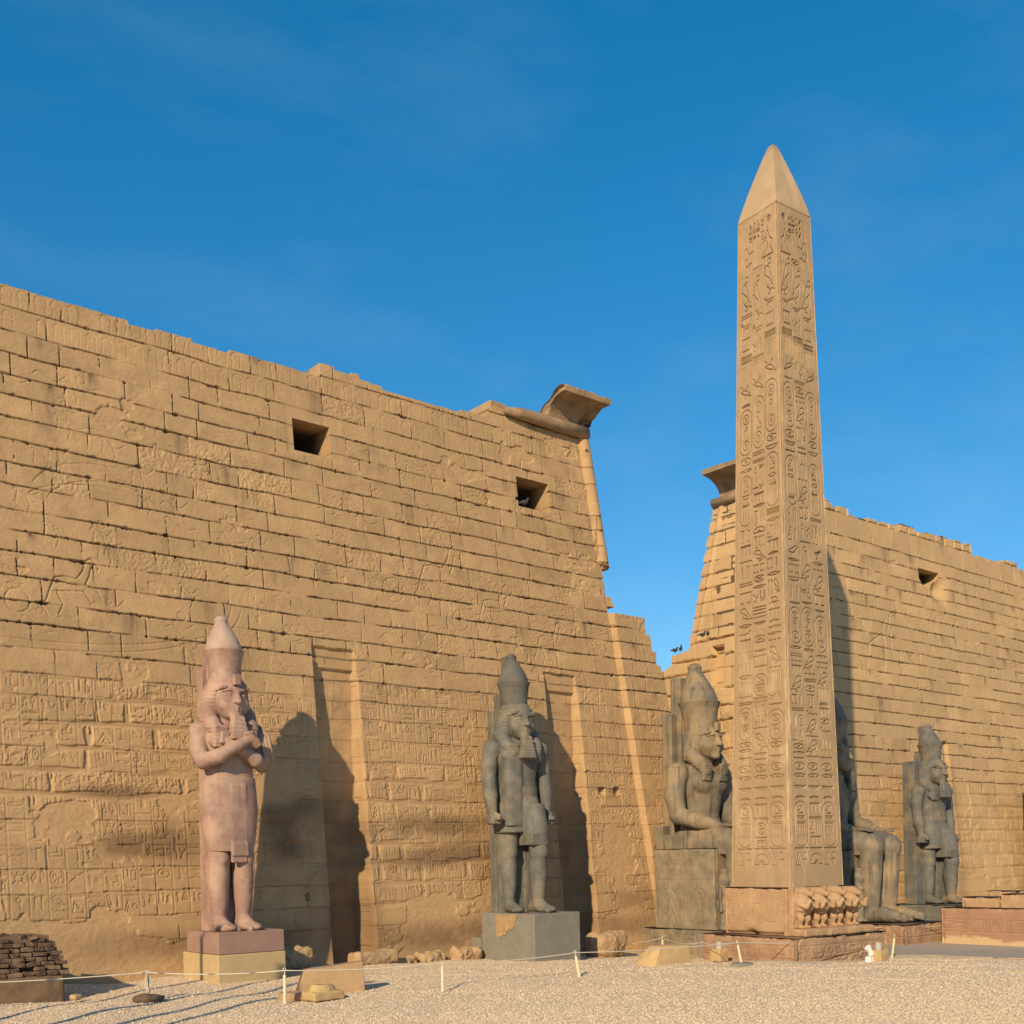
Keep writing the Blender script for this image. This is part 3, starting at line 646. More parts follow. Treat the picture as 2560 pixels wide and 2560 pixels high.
# outline
top = np.where(U < 18.02, 17.66, np.where(U < 19.45, 18.1, np.where(U < 24.4, 17.94, np.where(U < 24.95, 17.94+(U-24.4)*1.0, 18.42))))
top = top+.05*(vnoise(H.nv, H.nu, 99, .35/CL, 101, 2)[0][None, :]-.5)-.10*(vnoise(H.nv, H.nu, 99, 1.1/CL, 102, 2)[0][None, :] > .66)
jx = np.interp(H.v, [-.7, 9.0, 9.4, 9.95, 10.0, 10.5, 10.52, 11.1, 11.16, 11.78], [32.55, 32.1, 31.98, 31.9, 31.72, 31.72, 31.52, 31.47, 31.27, 31.27])[:, None]
jx = jx+.05*(vnoise(H.nv, H.nu, .15/CL, 99, 103, 2)-.5)
right = np.where(V < 11.76, jx, np.where(V < 13.4, xr-.12-.25*rj+.3*((V > 12.0) & (V < 12.4)), xr+.01))
mask = (V < top) & (U < right)
wins = [(16.95, 18.22, 15.12, 16.1), (25.65, 27.12, 15.05, 16.1)]
for (a, b, c, d) in wins: mask &= ~((U > a) & (U < b) & (V > c) & (V < d))
mask = mask[:-1, :-1] & mask[1:, 1:] & mask[1:, :-1] & mask[:-1, 1:]
stain = np.zeros_like(U)
for (cx, cy, rx, ry, a_) in ((10.9, 4.75, 1.0, .18, .7), (11.5, 3.4, 1.0, .35, .9), (12.9, 3.5, .9, .5, .6), (21.5, 3.9, 2.4, .35, .8), (22.5, 3.1, 1.8, .35, .75), (20.3, 2.9, 1.3, .3, .8), (23.6, 2.4, 1.2, .3, .6), (15.6, 4.0, .6, .5, .8), (15.8, 3.2, .7, .4, .7), (16.5, 4.4, .5, .4, .6), (20.5, .5, 2.8, .45, .75), (15, .7, 2, .6, .5), (24.8, .6, 2.0, .4, .5), (29, .4, 1.5, .35, .5), (11.5, .8, 1.6, .35, .6), (17.8, 3.0, .8, 2.2, .75), (17.8, .8, .8, 1.0, .8), (26.9, 2.2, .8, 2.6, .6), (29.6, 1.3, 1.2, .3, .5)):
    stain += a_*np.exp(-(np.abs((U-cx)/rx)**3)-np.abs((V-cy)/ry)**3)
stain = np.clip(stain*1.3*(.45+1.1*vnoise(H.nv, H.nu, .5/CL, .6/CL, 104, 3)), 0, 1)
soot_shade = np.clip(att['soot_shade']*(.30+.70*sstep(6, 9, V))*(1-.9*pl), 0, 1)
H.h = h.astype(F32)
def PL(u, v, hh): return u, YW+BT*v-hh, v
def exL(a, t): return a+np.array((0, 4.2*t, 0), F32)
grid_build('wall', H, lambda u, v, hh: (u-18, YW+BT*v-hh-(YW+2), v), M['wall'], pylonL, mask, {'tint': att['tint'], 'plaster': np.clip(pl+att['_mortar']*.7+wp, 0, 1), 'stain': stain, 'soot_shade': soot_shade}, exL)
# unlit back of the window shafts and the core of the tower
mb = MB(); mb.box((18.2, YW+7.2, 8.4), (12.4, 2.0, 8.6)); mb.box((31.2, YW+1.8+2.6, 5), (.9, 2.2, 5.2), bev=.02)
ob = mb.build('core', M['stone'], pylonL); ob.location = (-18, -(YW+2), 0)

def cavetto(name, x0, x1, yf, yb, z0, zt, out, parent, org, left=False, right=False, m=None, seed=1, slope=None, fas=.24):
    """hollow cornice: square-cut profile swept round the given sides; rough broken ends"""
    prof = [(z0, 0.0)]
    n = 9
    for i in range(n+1):
        t = i/n; prof.append((z0+(zt-fas-z0)*math.sin(t*math.pi/2), out*(1-math.cos(t*math.pi/2))))
    prof += [(zt-fas+.015, out+.03), (zt-.02, out+.05), (zt, out+.01)]
    nx = 26; rg_ = np.random.default_rng(seed); V_ = []; F_ = []
    nsx = 30
    jig = rg_.uniform(-.05, .05, (len(prof), nsx+1)); jl = rg_.uniform(-.14, .14, len(prof)); jr = rg_.uniform(-.14, .14, len(prof))
    rows = []
    for k, (z, o_) in enumerate(prof):
        xa = x0-(o_ if left else 0)+(0 if left else jl[k]*.5); xb = x1+(o_ if right else 0)+(0 if right else jr[k]); yy = yf-o_; yb2 = yb
        ring = [(xa, yb2)]+[(xa, yb2+(yy-yb2)*i/10) for i in range(1, 10)]
        ring += [(xa+(xb-xa)*i/nsx, yy+(jig[k, i]*.12 if 2 < k else 0)) for i in range(nsx+1)]
        ring += [(xb, yy+(yb2-yy)*i/10) for i in range(1, 10)]+[(xb, yb2)]
        dz = [0.0]*len(ring)
        if k >= len(prof)-2: dz = list(rg_.uniform(-.05, .02, len(ring)))
        rows.append(len(V_)); V_ += [(x, y, min(z+dz[i], zt if slope is None else max(z0+.05, zt-(y-(yf-out)-.15)*slope+.06*math.sin(9*y+5*x)))) for i, (x, y) in enumerate(ring)]
    nr = len(ring)
    for k in range(len(prof)-1):
        for i in range(nr): F_.append((rows[k]+i, rows[k]+(i+1) % nr, rows[k+1]+(i+1) % nr, rows[k+1]+i))
    V_ = np.array(V_)-np.array(org)
    c0 = len(V_); V_ = np.vstack([V_, [np.mean(V_[rows[-1]:], 0)], [np.mean(V_[:nr], 0)]])
    f3 = [(rows[-1]+i, rows[-1]+(i+1) % nr, c0) for i in range(nr)]+[((i+1) % nr, i, c0+1) for i in range(nr)]
    return mesh_np(name, V_, [np.array(F_), np.array(f3)], m or M['cornice'], parent)
OL = (18, YW+2, 0)
cavetto('cornice', 27.3, 28.72, 30.25, 31.6, 18.5, 19.5, .85, pylonL, OL, right=True, seed=3, slope=.62)
mb = MB(); rp = [(25.3, 30.2, 18.33), (26.0, 30.17, 18.35), (27, 30.16, 18.36), (28, 30.17, 18.35), (29.1, 30.16, 18.36)]
mb.tube(rp, [.12, .20, .22, .22, .22], 12); mb.tube([(29.1, 30.16, 18.36), (29.12, 32.4, 18.36)], .22, 12)
o = mb.build('torus_moulding', M['cornice'], pylonL, True); o.location = (-18, -(YW+2), 0)
mb = MB(); rg = np.random.default_rng(8)
for (x0, x1, z0, z1) in ((24.75, 25.5, 18.3, 18.62), (25.5, 26.5, 18.3, 18.52), (26.4, 27.5, 18.35, 18.66)):
    mb.box(((x0+x1)/2, 31.4, (z0+z1)/2), ((x1-x0)/2, 1.05, (z1-z0)/2), (0, 0, 0), .05, .035, rg)
o = mb.build('broken_top_course', M['stone'], pylonL); o.location = (-18, -(YW+2), 0)

# ------------------------------------------------------------------ right tower
pylonR = empty('temple_pylon', (40, YW+2, 0), 'sandstone pylon tower behind the obelisk, with ragged top edge and one broken window', 'pylon', 'towers of the temple gateway')
OR = np.array((40, YW+2, 0), F32)
CR = .03
H = Relief(39.4, 66.5, -.9, 19.2, CR)
U, V = np.meshgrid(H.u, H.v)
rng = np.random.default_rng(41)
crs = [-1.2, -.5, .1]
while crs[-1] < 18: crs.append(crs[-1]+rng.uniform(.55, .66))
crs = [c for c in crs if c < 17.9]+[18.42, 18.78, 19.4]
er = .5*sstep(0, 1, V)*sstep(7, 6, V)
h, att, dm = masonry(H, crs, 51, gap=(.004, .014), jd=.10, soft_below=6.0, erode=er)
for k in range(150):
    x = rng.uniform(41, 66); y = rng.uniform(6.5, 16.5); L = rng.uniform(.4, 1.2)
    H.stroke(wavy(x, y, L, rng.uniform(-.5, .3), rng.uniform(.06, .16)), .028, .022)
    if rng.random() < .5: H.stroke(circ(x+L*.5, y+.22, rng.uniform(.08, .13)), .026, .02)
# king drawing a bow
kx, ky = 47.6, 11.2
H.stroke([(kx, ky), (kx+.3, ky+1.2), (kx+.2, ky+2.1), (kx+.55, ky+2.6), (kx+.9, ky+2.1), (kx+.8, ky+1.2), (kx+1.1, ky)], .04, .04)
H.stroke(arc(kx+1.5, ky+1.6, .9, 1.5, 20, 165), .035, .035); H.stroke([(kx+.2, ky+1.9), (kx-1.0, ky+1.3), (kx-1.4, ky+.1)], .04, .04)
H.text(41, 66, 2.2, 6.2, .6, rng, .024, .02, lines=False, skip=.25)
for x in np.arange(50, 66, .5): H.stroke(arc(x, 9.2, .16, .14, 20, 160), .025, .02); H.stroke(arc(x, 8.4, .16, .14, 20, 160), .025, .02)
pn = vnoise(H.nv, H.nu, 1.1/CR, 1.7/CR, 177, 4, .55)
low = .34*sstep(2.4, .9, V)*sstep(48, 51, U)
for (cx, cy, rx, ry, a_) in ((53.2, 5.6, .9, 1.0, .5), (52.3, 3.2, .6, .5, .25), (44.5, 2, 1.6, 1.2, .3)): low += a_*np.exp(-np.abs((U-cx)/rx)**3-np.abs((V-cy)/ry)**3)
pl = sstep(.655, .68, pn*.75+low+.08)
h = h-H.c*(.4+.8*vnoise(H.nv, H.nu, .6/CR, .6/CR, 179, 2))*np.clip(1-att['_mortar'], 0, 1)
h = h*(1-pl)-.04*pl
wx = (U > 51.6+.35*sstep(16.3, 15.9, V)) & (U < 53.5-.9*sstep(16.6, 15.95, V)) & (V > 15.95) & (V < 16.8)
sill = np.exp(-((U-53.4)/.55)**2-((V-15.9)/.5)**2); h -= .45*sill*(V < 16.6)*(~wx)
# dressing roll of the far flagpole slot
slot = (U > 51.9) & (U < 53.2) & (V < 8.2) & (V > 2.3)
h = np.where(slot & (U < 52.5), h-.20*sstep(51.9, 52.4, U), h)
top = np.interp(H.u, [39.4, 44.4, 44.5, 45.9, 46, 49.6, 49.65, 50.3, 50.35, 52.2, 52.3, 57.1, 57.2, 60.2, 60.3, 62.0, 62.1, 66], [18.75, 18.9, 18.74, 18.74, 18.62, 18.66, 18.42, 18.45, 18.84, 18.84, 18.8, 18.92, 18.42, 18.4, 18.62, 18.66, 18.45, 18.4])
nb_ = vnoise(2, H.nu, 99, .5/CR, 181, 2)[0]
top = top-.16*(nb_ > .62)-.10*(nb_ < .34)
top = np.broadcast_to(top[None, :], U.shape)
h = np.where(V > 18.40, h+.03-.16*(np.sin(U*7.3) > .86), h)
xl = 40-.1*(18.4-V)
mask = (V < top) & (U > xl) & ~wx
mask = mask[:-1, :-1] & mask[1:, 1:] & mask[1:, :-1] & mask[:-1, 1:]
H.h = h.astype(F32)
stain = np.clip(1.1*np.exp(-((U-52.5)/.5)**2)*sstep(8.5, 5, V)*vnoise(H.nv, H.nu, .5/CR, .6/CR, 184, 3), 0, .6)
grid_build('wall', H, lambda u, v, hh: (u-40, YW+BT*v-hh-(YW+2), v), M['wallr'], pylonR, mask, {'tint': att['tint'], 'plaster': np.clip(pl+att['_mortar']*.6, 0, 1), 'stain': stain, 'soot_shade': np.clip(att['soot_shade']*(.3+.9*sstep(4, 7, V)), 0, 1)}, lambda a, t: a+np.array((0, 3.0*t, 0), F32))
# side that faces the gate passage, in full sun
H = Relief(28.6, 36.2, 8.5, 18.5, .04); U, V = np.meshgrid(H.u, H.v)
h, att, dm = masonry(H, [8.4, 9.1, 9.75, 10.4, 11.05, 11.7, 12.35]+[12.9+.62*i for i in range(10)], 61, wmin=.9, wmax=1.7, gap=(.012, .03), jd=.10)
for (a, b) in ((30.75, 14.8), (31.9, 14.9), (33.0, 14.6), (31.6, 17.0), (31.2, 13.6)):
    h -= .14*np.exp(-(np.abs((U-a)/.22)**4)-np.abs((V-b)/.12)**4)
yf = YW+BT*V; yb_ = 33.4+.17*(18.4-V)
fl = np.clip(1-np.abs((U-(yb_-.5))/.16), 0, 1); h += .07*fl
mask = (U > yf+.02) & (U < yb_+.03*np.sin(V*9)) & (V < 18.45)
mask = mask[:-1, :-1] & mask[1:, 1:]
H.h = h.astype(F32)
grid_build('side_wall', H, lambda u, v, hh: (40-.1*(18.4-v)-hh-40, u-(YW+2), v), M['wallr'], pylonR, mask, {'tint': att['tint'], 'plaster': att['soot_shade']*0, 'stain': att['soot_shade']*.4, 'soot_shade': att['soot_shade']*.5}, lambda a, t: a+np.array((2.6*t, 0, 0), F32))
mb = MB(); mb.box((55, YW+5.4, 8.6), (12.0, .8, 9.2)); mb.box((41.6, 32.2, 8.8), (1.2, 1.1, 9.1))
ob = mb.build('core', M['stone'], pylonR); ob.location = (-40, -(YW+2), 0)
cavetto('cornice', 40.05, 41.7, 30.3, 33.0, 18.75, 19.80, 1.15, pylonR, tuple(OR), left=True, seed=5)
mb = MB(); mb.tube([(40.0, 30.2, 18.6), (40.0, 31.5, 18.6), (40.0, 33.35, 18.6)], .21, 12); mb.tube([(40, 30.2, 18.6), (42, 30.2, 18.6)], .21, 12)
o = mb.build('torus_moulding', M['cornice'], pylonR, True); o.location = (-40, -(YW+2), 0)

# ruined jamb of the gate in front of that side
jamb = empty('gate_jamb', (39, 32, -.6), 'broken rubble jamb of the gate between the seated colossus and the obelisk, dark slot in it', 'gate jamb')
OJ = np.array((39, 32, -.6), F32)
H = Relief(28.9, 36.6, -.6, 12.6, .035); U, V = np.meshgrid(H.u, H.v)
cj = [-.8, 0, .7, 1.4, 2.1, 2.75, 3.4, 4.1, 4.8, 5.4, 6.1, 6.7, 7.4, 8.1, 8.7, 9.35, 10.1, 10.95, 11.55, 12.3, 13]
h, att, dm = masonry(H, cj, 71, wmin=.45, wmax=1.3, gap=(.012, .05), jd=.14)
h += .30*(vnoise(H.nv, H.nu, .8/.035, .9/.035, 72, 4, .6)-.5)*sstep(10.4, 9.2, V)
h = np.where((U > 32.05) & (U < 32.75) & (V > 10.3) & (V < 12.0), h-1.0, h)
h -= .3*np.exp(-((U-33.4)/.5)**2-((V-9.4)/.12)**2)
tj = np.interp(H.u, [28.9, 33.85, 33.9, 34.35, 34.4, 35.1, 35.15, 35.9, 36.6], [12.42, 12.42, 12.05, 12.05, 12.0, 11.95, 11.5, 11.2, 10.6])[None, :]
mask = (V < tj) & (U > 29.4-.02*V)
mask = mask[:-1, :-1] & mask[1:, 1:] & mask[1:, :-1] & mask[:-1, 1:]
H.h = h.astype(F32)
o = grid_build('masonry', H, lambda u, v, hh: (39.0-.04*(12.4-v)-hh-39, u-32, v+.6), M['wallr'], jamb, mask, {'tint': att['tint'], 'plaster': att['soot_shade']*0, 'stain': sstep(9.5, 8.5, V)*.35*vnoise(H.nv, H.nu, 20, 25, 73, 3), 'soot_shade': att['soot_shade']*.5}, lambda a, t: a+np.array((1.6*t, 0, 0), F32))
mb = MB(); mb.box((1.3, 1.2, 5.9), (.5, 3.2, 5.7)); mb.build('core', M['stone'], jamb)

# ------------------------------------------------------------------ obelisk
OBK = 1.035
OB = (28.31*OBK, 21.05*OBK); RZ = -.072
Z0, Z1, W0, W1 = 2.8+(1.86-2.8)*OBK, 2.8+(21.87-2.8)*OBK, 1.157*OBK, .75*OBK
obel = empty('obelisk', (OB[0], OB[1], Z0), 'tall tapering granite obelisk covered in carved signs, before the temple gate', 'obelisk', rz=RZ)
HT = Z1-Z0
def obelisk_face(cols, scene_flip, seed):
    Hh = Relief(0, 1, 0, 1, 1/1330)     # placeholder sampling replaced below
    Hh.u = np.linspace(-1, 1, 132).astype(F32); Hh.v = np.linspace(0, HT, 1330).astype(F32); Hh.nu, Hh.nv = 132, 1330
    # carve in a working field of true width at mid height (scaled with the taper)
    Hw = Relief(-1, 1, 0, HT, .0152); Hw.h[:] = 0
    lw, dp = .018, .046
    cw = .50
    cx = [-.56, 0, .56]
    for k, lst in enumerate(cols):
        for (g, ta, tb, *fl) in lst:
            v1 = HT*(1-ta); v0 = HT*(1-tb); hh = v0-v1 if v0 > v1 else v1-v0; vb = min(v0, v1)
            u0 = cx[k]-cw/2
            if g == 'CART':
                Hw.cartouche(u0, vb, cw, hh, lw, dp*.8)
                inner = fl[0]; n_ = len(inner); y_ = vb+hh-.10
                tot = sum(.5 if g2 in WIDE else .85 for g2 in inner); un = (hh-.2)/tot
                for g2 in inner:
                    gh = un*(.5 if g2 in WIDE else .85); y_ -= gh
                    Hw.sign(g2, u0+.09, y_+gh*.06, cw-.18, gh*.88, lw*.85, dp, scene_flip)
            elif isinstance(g, tuple):
                n_ = len(g)
                for q_, g2 in enumerate(g): Hw.sign(g2, u0+q_*cw/n_, vb+hh*.04, cw/n_*.92, hh*.9, lw*.9, dp, scene_flip)
            elif g == 'HAWK':
                Hw.sign('hawk', u0-.02, vb, cw*1.04, hh*.8, lw, dp*1.1, scene_flip); Hw.stroke(circ(u0+(.32 if not scene_flip else .68)*cw+.1, vb+hh*.86, cw*.17), lw, dp*1.2)
                Hw.stroke([(u0+.06, vb+hh*.6), (u0+.02, vb+hh), ], lw, dp)
            else: Hw.sign(g, u0, vb+hh*.04, cw, hh*.9, lw, dp, scene_flip)
    for x in (-.285, .285): Hw.stroke([(x, HT*.045+.3), (x, HT*.90)], .010, .012)
    Hw.stroke([(-1, HT-.05), (1, HT-.05)], .016, .022)
    # top scene: god enthroned facing a kneeling king, with columns of words above
    def sc(x): return -x if scene_flip else x
    def put(g, x, v, ww, hh): Hw.sign(g, min(sc(x), sc(x+ww)), v, ww, hh, lw*1.1, dp*1.1, scene_flip)
    vt = HT
    put('amun', -.86, vt-1.75, .75, 1.45); put('kneel', .12, vt-1.55, .68, .95); put('disc', .45, vt-.52, .26, .26)
    for x in (-.42, -.22, -.02, .18):
        for y_ in (.42, .62, .82): put(SIGNS[int((x*100+y_*37+seed) % len(SIGNS))], x, vt-y_-.02, .15, .16)
        Hw.stroke([(sc(x-.03), vt-.3), (sc(x-.03), vt-1.2)], .010, .016)
    Hw.stroke([(-.9, vt-1.82), (.9, vt-1.82)], .010, .012)
    c = Hw.c
    nz_ = vnoise(Hw.nv, Hw.nu, .4/.0152, .4/.0152, seed, 4)-.5
    hh = -c+nz_*.014
    e = np.minimum(np.arange(Hw.nu), np.arange(Hw.nu)[::-1])*Hw.cu
    chip = sstep(.05, 0, e[None, :]+.10*(vnoise(Hw.nv, Hw.nu, .25/.0152, 5, seed+3, 3)-.62))
    hh -= .03*chip
    Hw.h = hh.astype(F32)*sstep(0, .02, e)[None, :]
    return Hw
LC = [  # face towards the left, columns from the far edge to the near one: sign, from, to (0 top, 1 foot)
 [('HAWK', .10, .165), ('bars', .168, .18), ('bull', .183, .205), ('p', .207, .24), ('lines', .243, .258), ('fence', .262, .29), ('bee', .293, .325), ('t', .327, .337), ('CART', .34, .42, ['sun', 'shu', 'sun']), ('sun', .423, .44), ('r', .442, .453), ('CART', .458, .545, ['god', 'k', 'mn', '3']), (('col', 'was'), .55, .575), ('mast', .578, .60), ('n', .605, .612), (('i', 'two'), .615, .64), ('bars', .643, .655), ('pr', .66, .685), ('owl', .688, .715), ('r', .717, .728), ('snake', .73, .742), ('mast', .745, .765), ('fence', .768, .785), ('3', .786, .805), ('bread', .808, .818), (('i', '3'), .82, .84), ('mn', .842, .853), ('bars', .855, .865), ('CART', .868, .925, ['sun', 'shu', 'sun', 'cl']), ('sun', .927, .938), ('eye', .938, .95), ('nb', .952, .965)],
 [('bar', .095, .10), ('HAWK', .105, .19), ('bull', .195, .22), (('mr', 'i'), .222, .25), ('lines', .252, .262), ('fence', .265, .285), ('bee', .288, .32), ('CART', .325, .415, ['sun', 'man', 'sun']), ('bars', .418, .43), ('bars', .432, .442), (('i', 'mast'), .445, .475), (('s', 'mr'), .478, .49), ('mast', .493, .51), ('r', .512, .52), (('col', '3'), .522, .55), ('dome', .552, .565), (('col', 'pr'), .568, .59), ('hawk', .592, .615), (('pr', 'p'), .617, .635), ('city', .637, .652), ('r', .654, .663), (('mr', 'ka'), .665, .69), ('lines', .692, .715), ('nb', .717, .728), ('ka', .732, .765), ('sun', .742, .758), ('nb', .767, .775), ('serekh', .778, .81), ('CART', .812, .85, ['god', 'n', 'beetle']), ('lines', .852, .862), (('man', 'god'), .864, .90), ('s', .902, .91), ('hawk', .912, .945), ('eye', .947, .957), ('nb', .958, .965)],
 [('HAWK', .088, .155), ('bull', .158, .178), ('p', .18, .215), ('lines', .218, .23), ('fence', .232, .262), ('bee', .266, .30), ('CART', .304, .395, ['sun', 'i', 'sun']), ('sun', .398, .413), ('k', .415, .428), ('CART', .432, .525, ['god', 'r', 'mn', '3']), ('lines', .528, .54), ('r', .543, .553), (('throne', '3'), .556, .58), ('mast', .582, .60), ('t', .602, .61), (('pr', '1'), .612, .635), ('r', .637, .648), (('two', 'owl'), .65, .68), ('ankh', .682, .70), ('mast', .702, .718), ('t', .72, .728), ('eye', .73, .74), ('r', .742, .75), ('3d', .752, .762), ('hawk', .765, .80), ('3d', .802, .807), ('fence', .81, .845), (('mr', '1'), .847, .862), ('nb', .864, .874), ('CART', .878, .93, ['sun', 'snake', 'cl']), ('sun', .932, .944), ('nb', .953, .965)],
]
RC = [
 [('HAWK', .088, .16), ('bull', .163, .18), ('p', .182, .215), ('lines', .218, .23), ('fence', .232, .262), ('bee', .266, .30), ('nb', .302, .308), ('CART', .312, .39, ['sun', 'snake', 'sun']), ('sun', .393, .41), ('k', .412, .424), ('mn', .426, .436), ('CART', .44, .525, ['god', 'r', '3', 'mn']), (('i', 'cl'), .528, .56), (('man', '1'), .562, .59), ('quail', .592, .615), ('r', .617, .625), ('pr', .627, .645), ('k', .647, .66), (('1', 'i'), .663, .69), ('nb', .692, .70), ('CART', .703, .765, ['sun', 'shu', 'sun']), ('eye', .768, .778), ('bars', .78, .79), ('3d', .792, .80), ('mast', .802, .815), ('hawk', .818, .85), (('pr', '1'), .852, .872), ('bars', .874, .884), (('1', 'sun'), .886, .91), (('hill', 'di'), .912, .935), ('sun', .937, .948), ('eye', .95, .958), ('nb', .96, .966)],
 [('sun', .09, .10), ('HAWK', .104, .168), ('bull', .172, .19), (('mr', 'i'), .193, .225), ('lines', .228, .238), ('fence', .24, .268), (('i', 'quail'), .272, .30), ('bars', .303, .312), ('sun', .314, .328), ('bar', .33, .336), ('3d', .338, .345), ('hawk', .347, .38), (('pr', 'ka'), .383, .415), ('t', .418, .425), ('mast', .428, .445), ('cl', .447, .47), ('3d', .473, .482), ('hawk', .485, .52), (('p', 'owl'), .522, .55), (('i', 'mr'), .553, .58), ('s', .582, .59), ('shu', .592, .62), ('hawk', .622, .655), (('arm', 'man'), .657, .685), ('nb', .688, .698), ('CART', .70, .768, ['sun', 'man', 'sun']), ('eye', .77, .78), ('hawk', .782, .81), ('3d', .812, .82), ('bars', .822, .832), ('sun', .835, .848), ('col', .85, .875), ('snake', .878, .89), ('hawk', .892, .92), ('n', .922, .926), ('hawk', .928, .955), ('n', .957, .962)],
 [('HAWK', .115, .178), ('bull', .182, .20), ('p', .203, .232), ('lines', .235, .245), ('fence', .248, .275), ('bee', .278, .31), ('CART', .318, .40, ['sun', 'i', 'sun']), ('sun', .403, .418), ('k', .42, .432), ('CART', .445, .535, ['god', 'r', 'mn', '3']), ('bars', .538, .548), (('man', 'god', '1'), .55, .59), ('chick', .592, .612), ('r', .614, .625), ('3d', .627, .635), ('hawk', .638, .67), ('pr', .672, .695), ('nb', .698, .708), ('CART', .712, .775, ['sun', 'shu', 'sun']), ('eye', .778, .788), ('bar', .79, .796), ('3d', .798, .806), ('hawk', .808, .835), ('fence', .838, .86), ('t', .862, .87), ('mast', .872, .888), ('sun', .89, .902), ('snake', .905, .92), ('3', .925, .945), ('3', .946, .955), ('n', .958, .962)],
]
# the two lowest registers are the same on both faces
for Cc, mid in ((LC, 0), (RC, 1)):
    for k in range(3):
        Cc[k][:] = [(e[0], e[1]*.845+.0, e[2]*.845, *e[3:]) for e in Cc[k]]
        Cc[k] += [('sun', .818, .832), ('eye', .832, .846), ('nb', .849, .862), ('t', .866, .874)]
        if k != 1: Cc[k] += [('CART', .877, .942, ['god', 'k', 'bars', '3', '3'])]
        else: Cc[k] += [('mast', .877, .895), ('bars', .897, .903), ('CART', .90, .942, ['sun', 'sedge', 'bars']) if mid == 0 else (('man', '3'), .905, .925), ('mast', .926, .94)]
        Cc[k] += [('bars', .943, .9465), (('di', 'ankh') if k != 1 else 'dome', .949, .970)]
verts_ = []; faces_ = []; A = {'dirt': [], 'pale': [], 'greyed': []}; n0 = 0
def wid(z): return W0+(W1-W0)*z/HT
for side, cols, fl_, sd in ((0, LC, False, 201), (1, RC, True, 211)):
    Hw = obelisk_face(cols, fl_, sd)
    Uu, Vv = np.meshgrid(Hw.u, Hw.v); wz = wid(Vv)
    a_ = Uu*wz; b_ = wz+Hw.h
    if side == 0: X, Y = -b_, -a_       # faces -X ; u runs from the far edge to the near edge
    else: X, Y = a_, -b_
    verts_.append(np.stack([X, Y, Vv], -1).reshape(-1, 3))
    ii = np.arange(Hw.nv*Hw.nu).reshape(Hw.nv, Hw.nu)+n0
    faces_.append(np.stack([ii[:-1, :-1], ii[:-1, 1:], ii[1:, 1:], ii[1:, :-1]], -1).reshape(-1, 4)); n0 += Hw.nv*Hw.nu
    ns = vnoise(Hw.nv, Hw.nu, 1.6/.0152, .3/.0152, sd+5, 3)
    cut = np.clip(Hw.c/.03, 0, 1)
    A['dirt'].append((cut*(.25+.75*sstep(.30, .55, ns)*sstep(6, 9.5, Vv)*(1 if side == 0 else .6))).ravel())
    ed = (Uu > .9) if side == 0 else (Uu < -.9)
    A['pale'].append((ed*.6*(.25+.75*((Vv > 3.9) & (Vv < 6.6)))*.55*sstep(.3, .6, vnoise(Hw.nv, Hw.nu, 1.2/.0152, 20, sd+6, 2))*sstep(17, 14, Vv)+sstep(.62, .8, vnoise(Hw.nv, Hw.nu, 1/.0152, .25/.0152, sd+7, 3))*.35*sstep(9, 6, Vv)).ravel())
    A['greyed'].append((.5*sstep(.45, .65, vnoise(Hw.nv, Hw.nu, 1.5/.0152, .8/.0152, sd+8, 3))*sstep(2.6, .8, Vv)).ravel())
# plain far sides
zz = np.linspace(0, HT, 30)
for side in (2, 3):
    q_ = []
    for z in zz:
        wz = wid(z); q_ += [(wz, -wz, z), (wz, wz, z)] if side == 2 else [(wz, wz, z), (-wz, wz, z)]
    verts_.append(np.array(q_)); k = np.arange(29)*2+n0
    faces_.append(np.stack([k, k+1, k+3, k+2], -1)); n0 += 60
    for kk in A: A[kk].append(np.zeros(60))
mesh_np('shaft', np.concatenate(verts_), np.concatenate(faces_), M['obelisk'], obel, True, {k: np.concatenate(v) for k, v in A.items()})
# pyramidion with gently bowed sides and a worn tip
zt = [OBK*q_ for q_ in (0, .27, .55, .82, 1.13, 1.41, 1.68, 1.91, 2.09, 2.21, 2.27)]; wt = [1, .915, .815, .715, .59, .475, .36, .26, .175, .115, .04]
vv = []; ff = []; ns = 10
for k, (z, t) in enumerate(zip(zt, wt)):
    wz = W1*t
    ring = [(-wz+2*wz*i/ns, -wz) for i in range(ns)]+[(wz, -wz+2*wz*i/ns) for i in range(ns)]+[(wz-2*wz*i/ns, wz) for i in range(ns)]+[(-wz, wz-2*wz*i/ns) for i in range(ns)]
    vv += [(x, y, z) for x, y in ring]
nr = 4*ns
ff = [(k*nr+i, k*nr+(i+1) % nr, (k+1)*nr+(i+1) % nr, (k+1)*nr+i) for k in range(len(zt)-1) for i in range(nr)]
vv = np.array(vv); vv[-nr:, :2] += (.03, .02)
vv = np.vstack([vv, [(.03, .02, 2.285*OBK)]]); f3 = [((len(zt)-1)*nr+i, (len(zt)-1)*nr+(i+1) % nr, len(vv)-1) for i in range(nr)]
vv[:, 2] += HT
tipat = {'dirt': np.clip((vv[:, 2]-HT-1.95)/.3, 0, 1)*.6, 'pale': np.where((np.abs(vv[:, 0]-.25) < .16) & (vv[:, 2] > HT+.2), .5, .22), 'greyed': vv[:, 2]*0}
mesh_np('pyramidion', vv, [np.array(ff), np.array(f3)], M['obelisk'], obel, False, tipat)

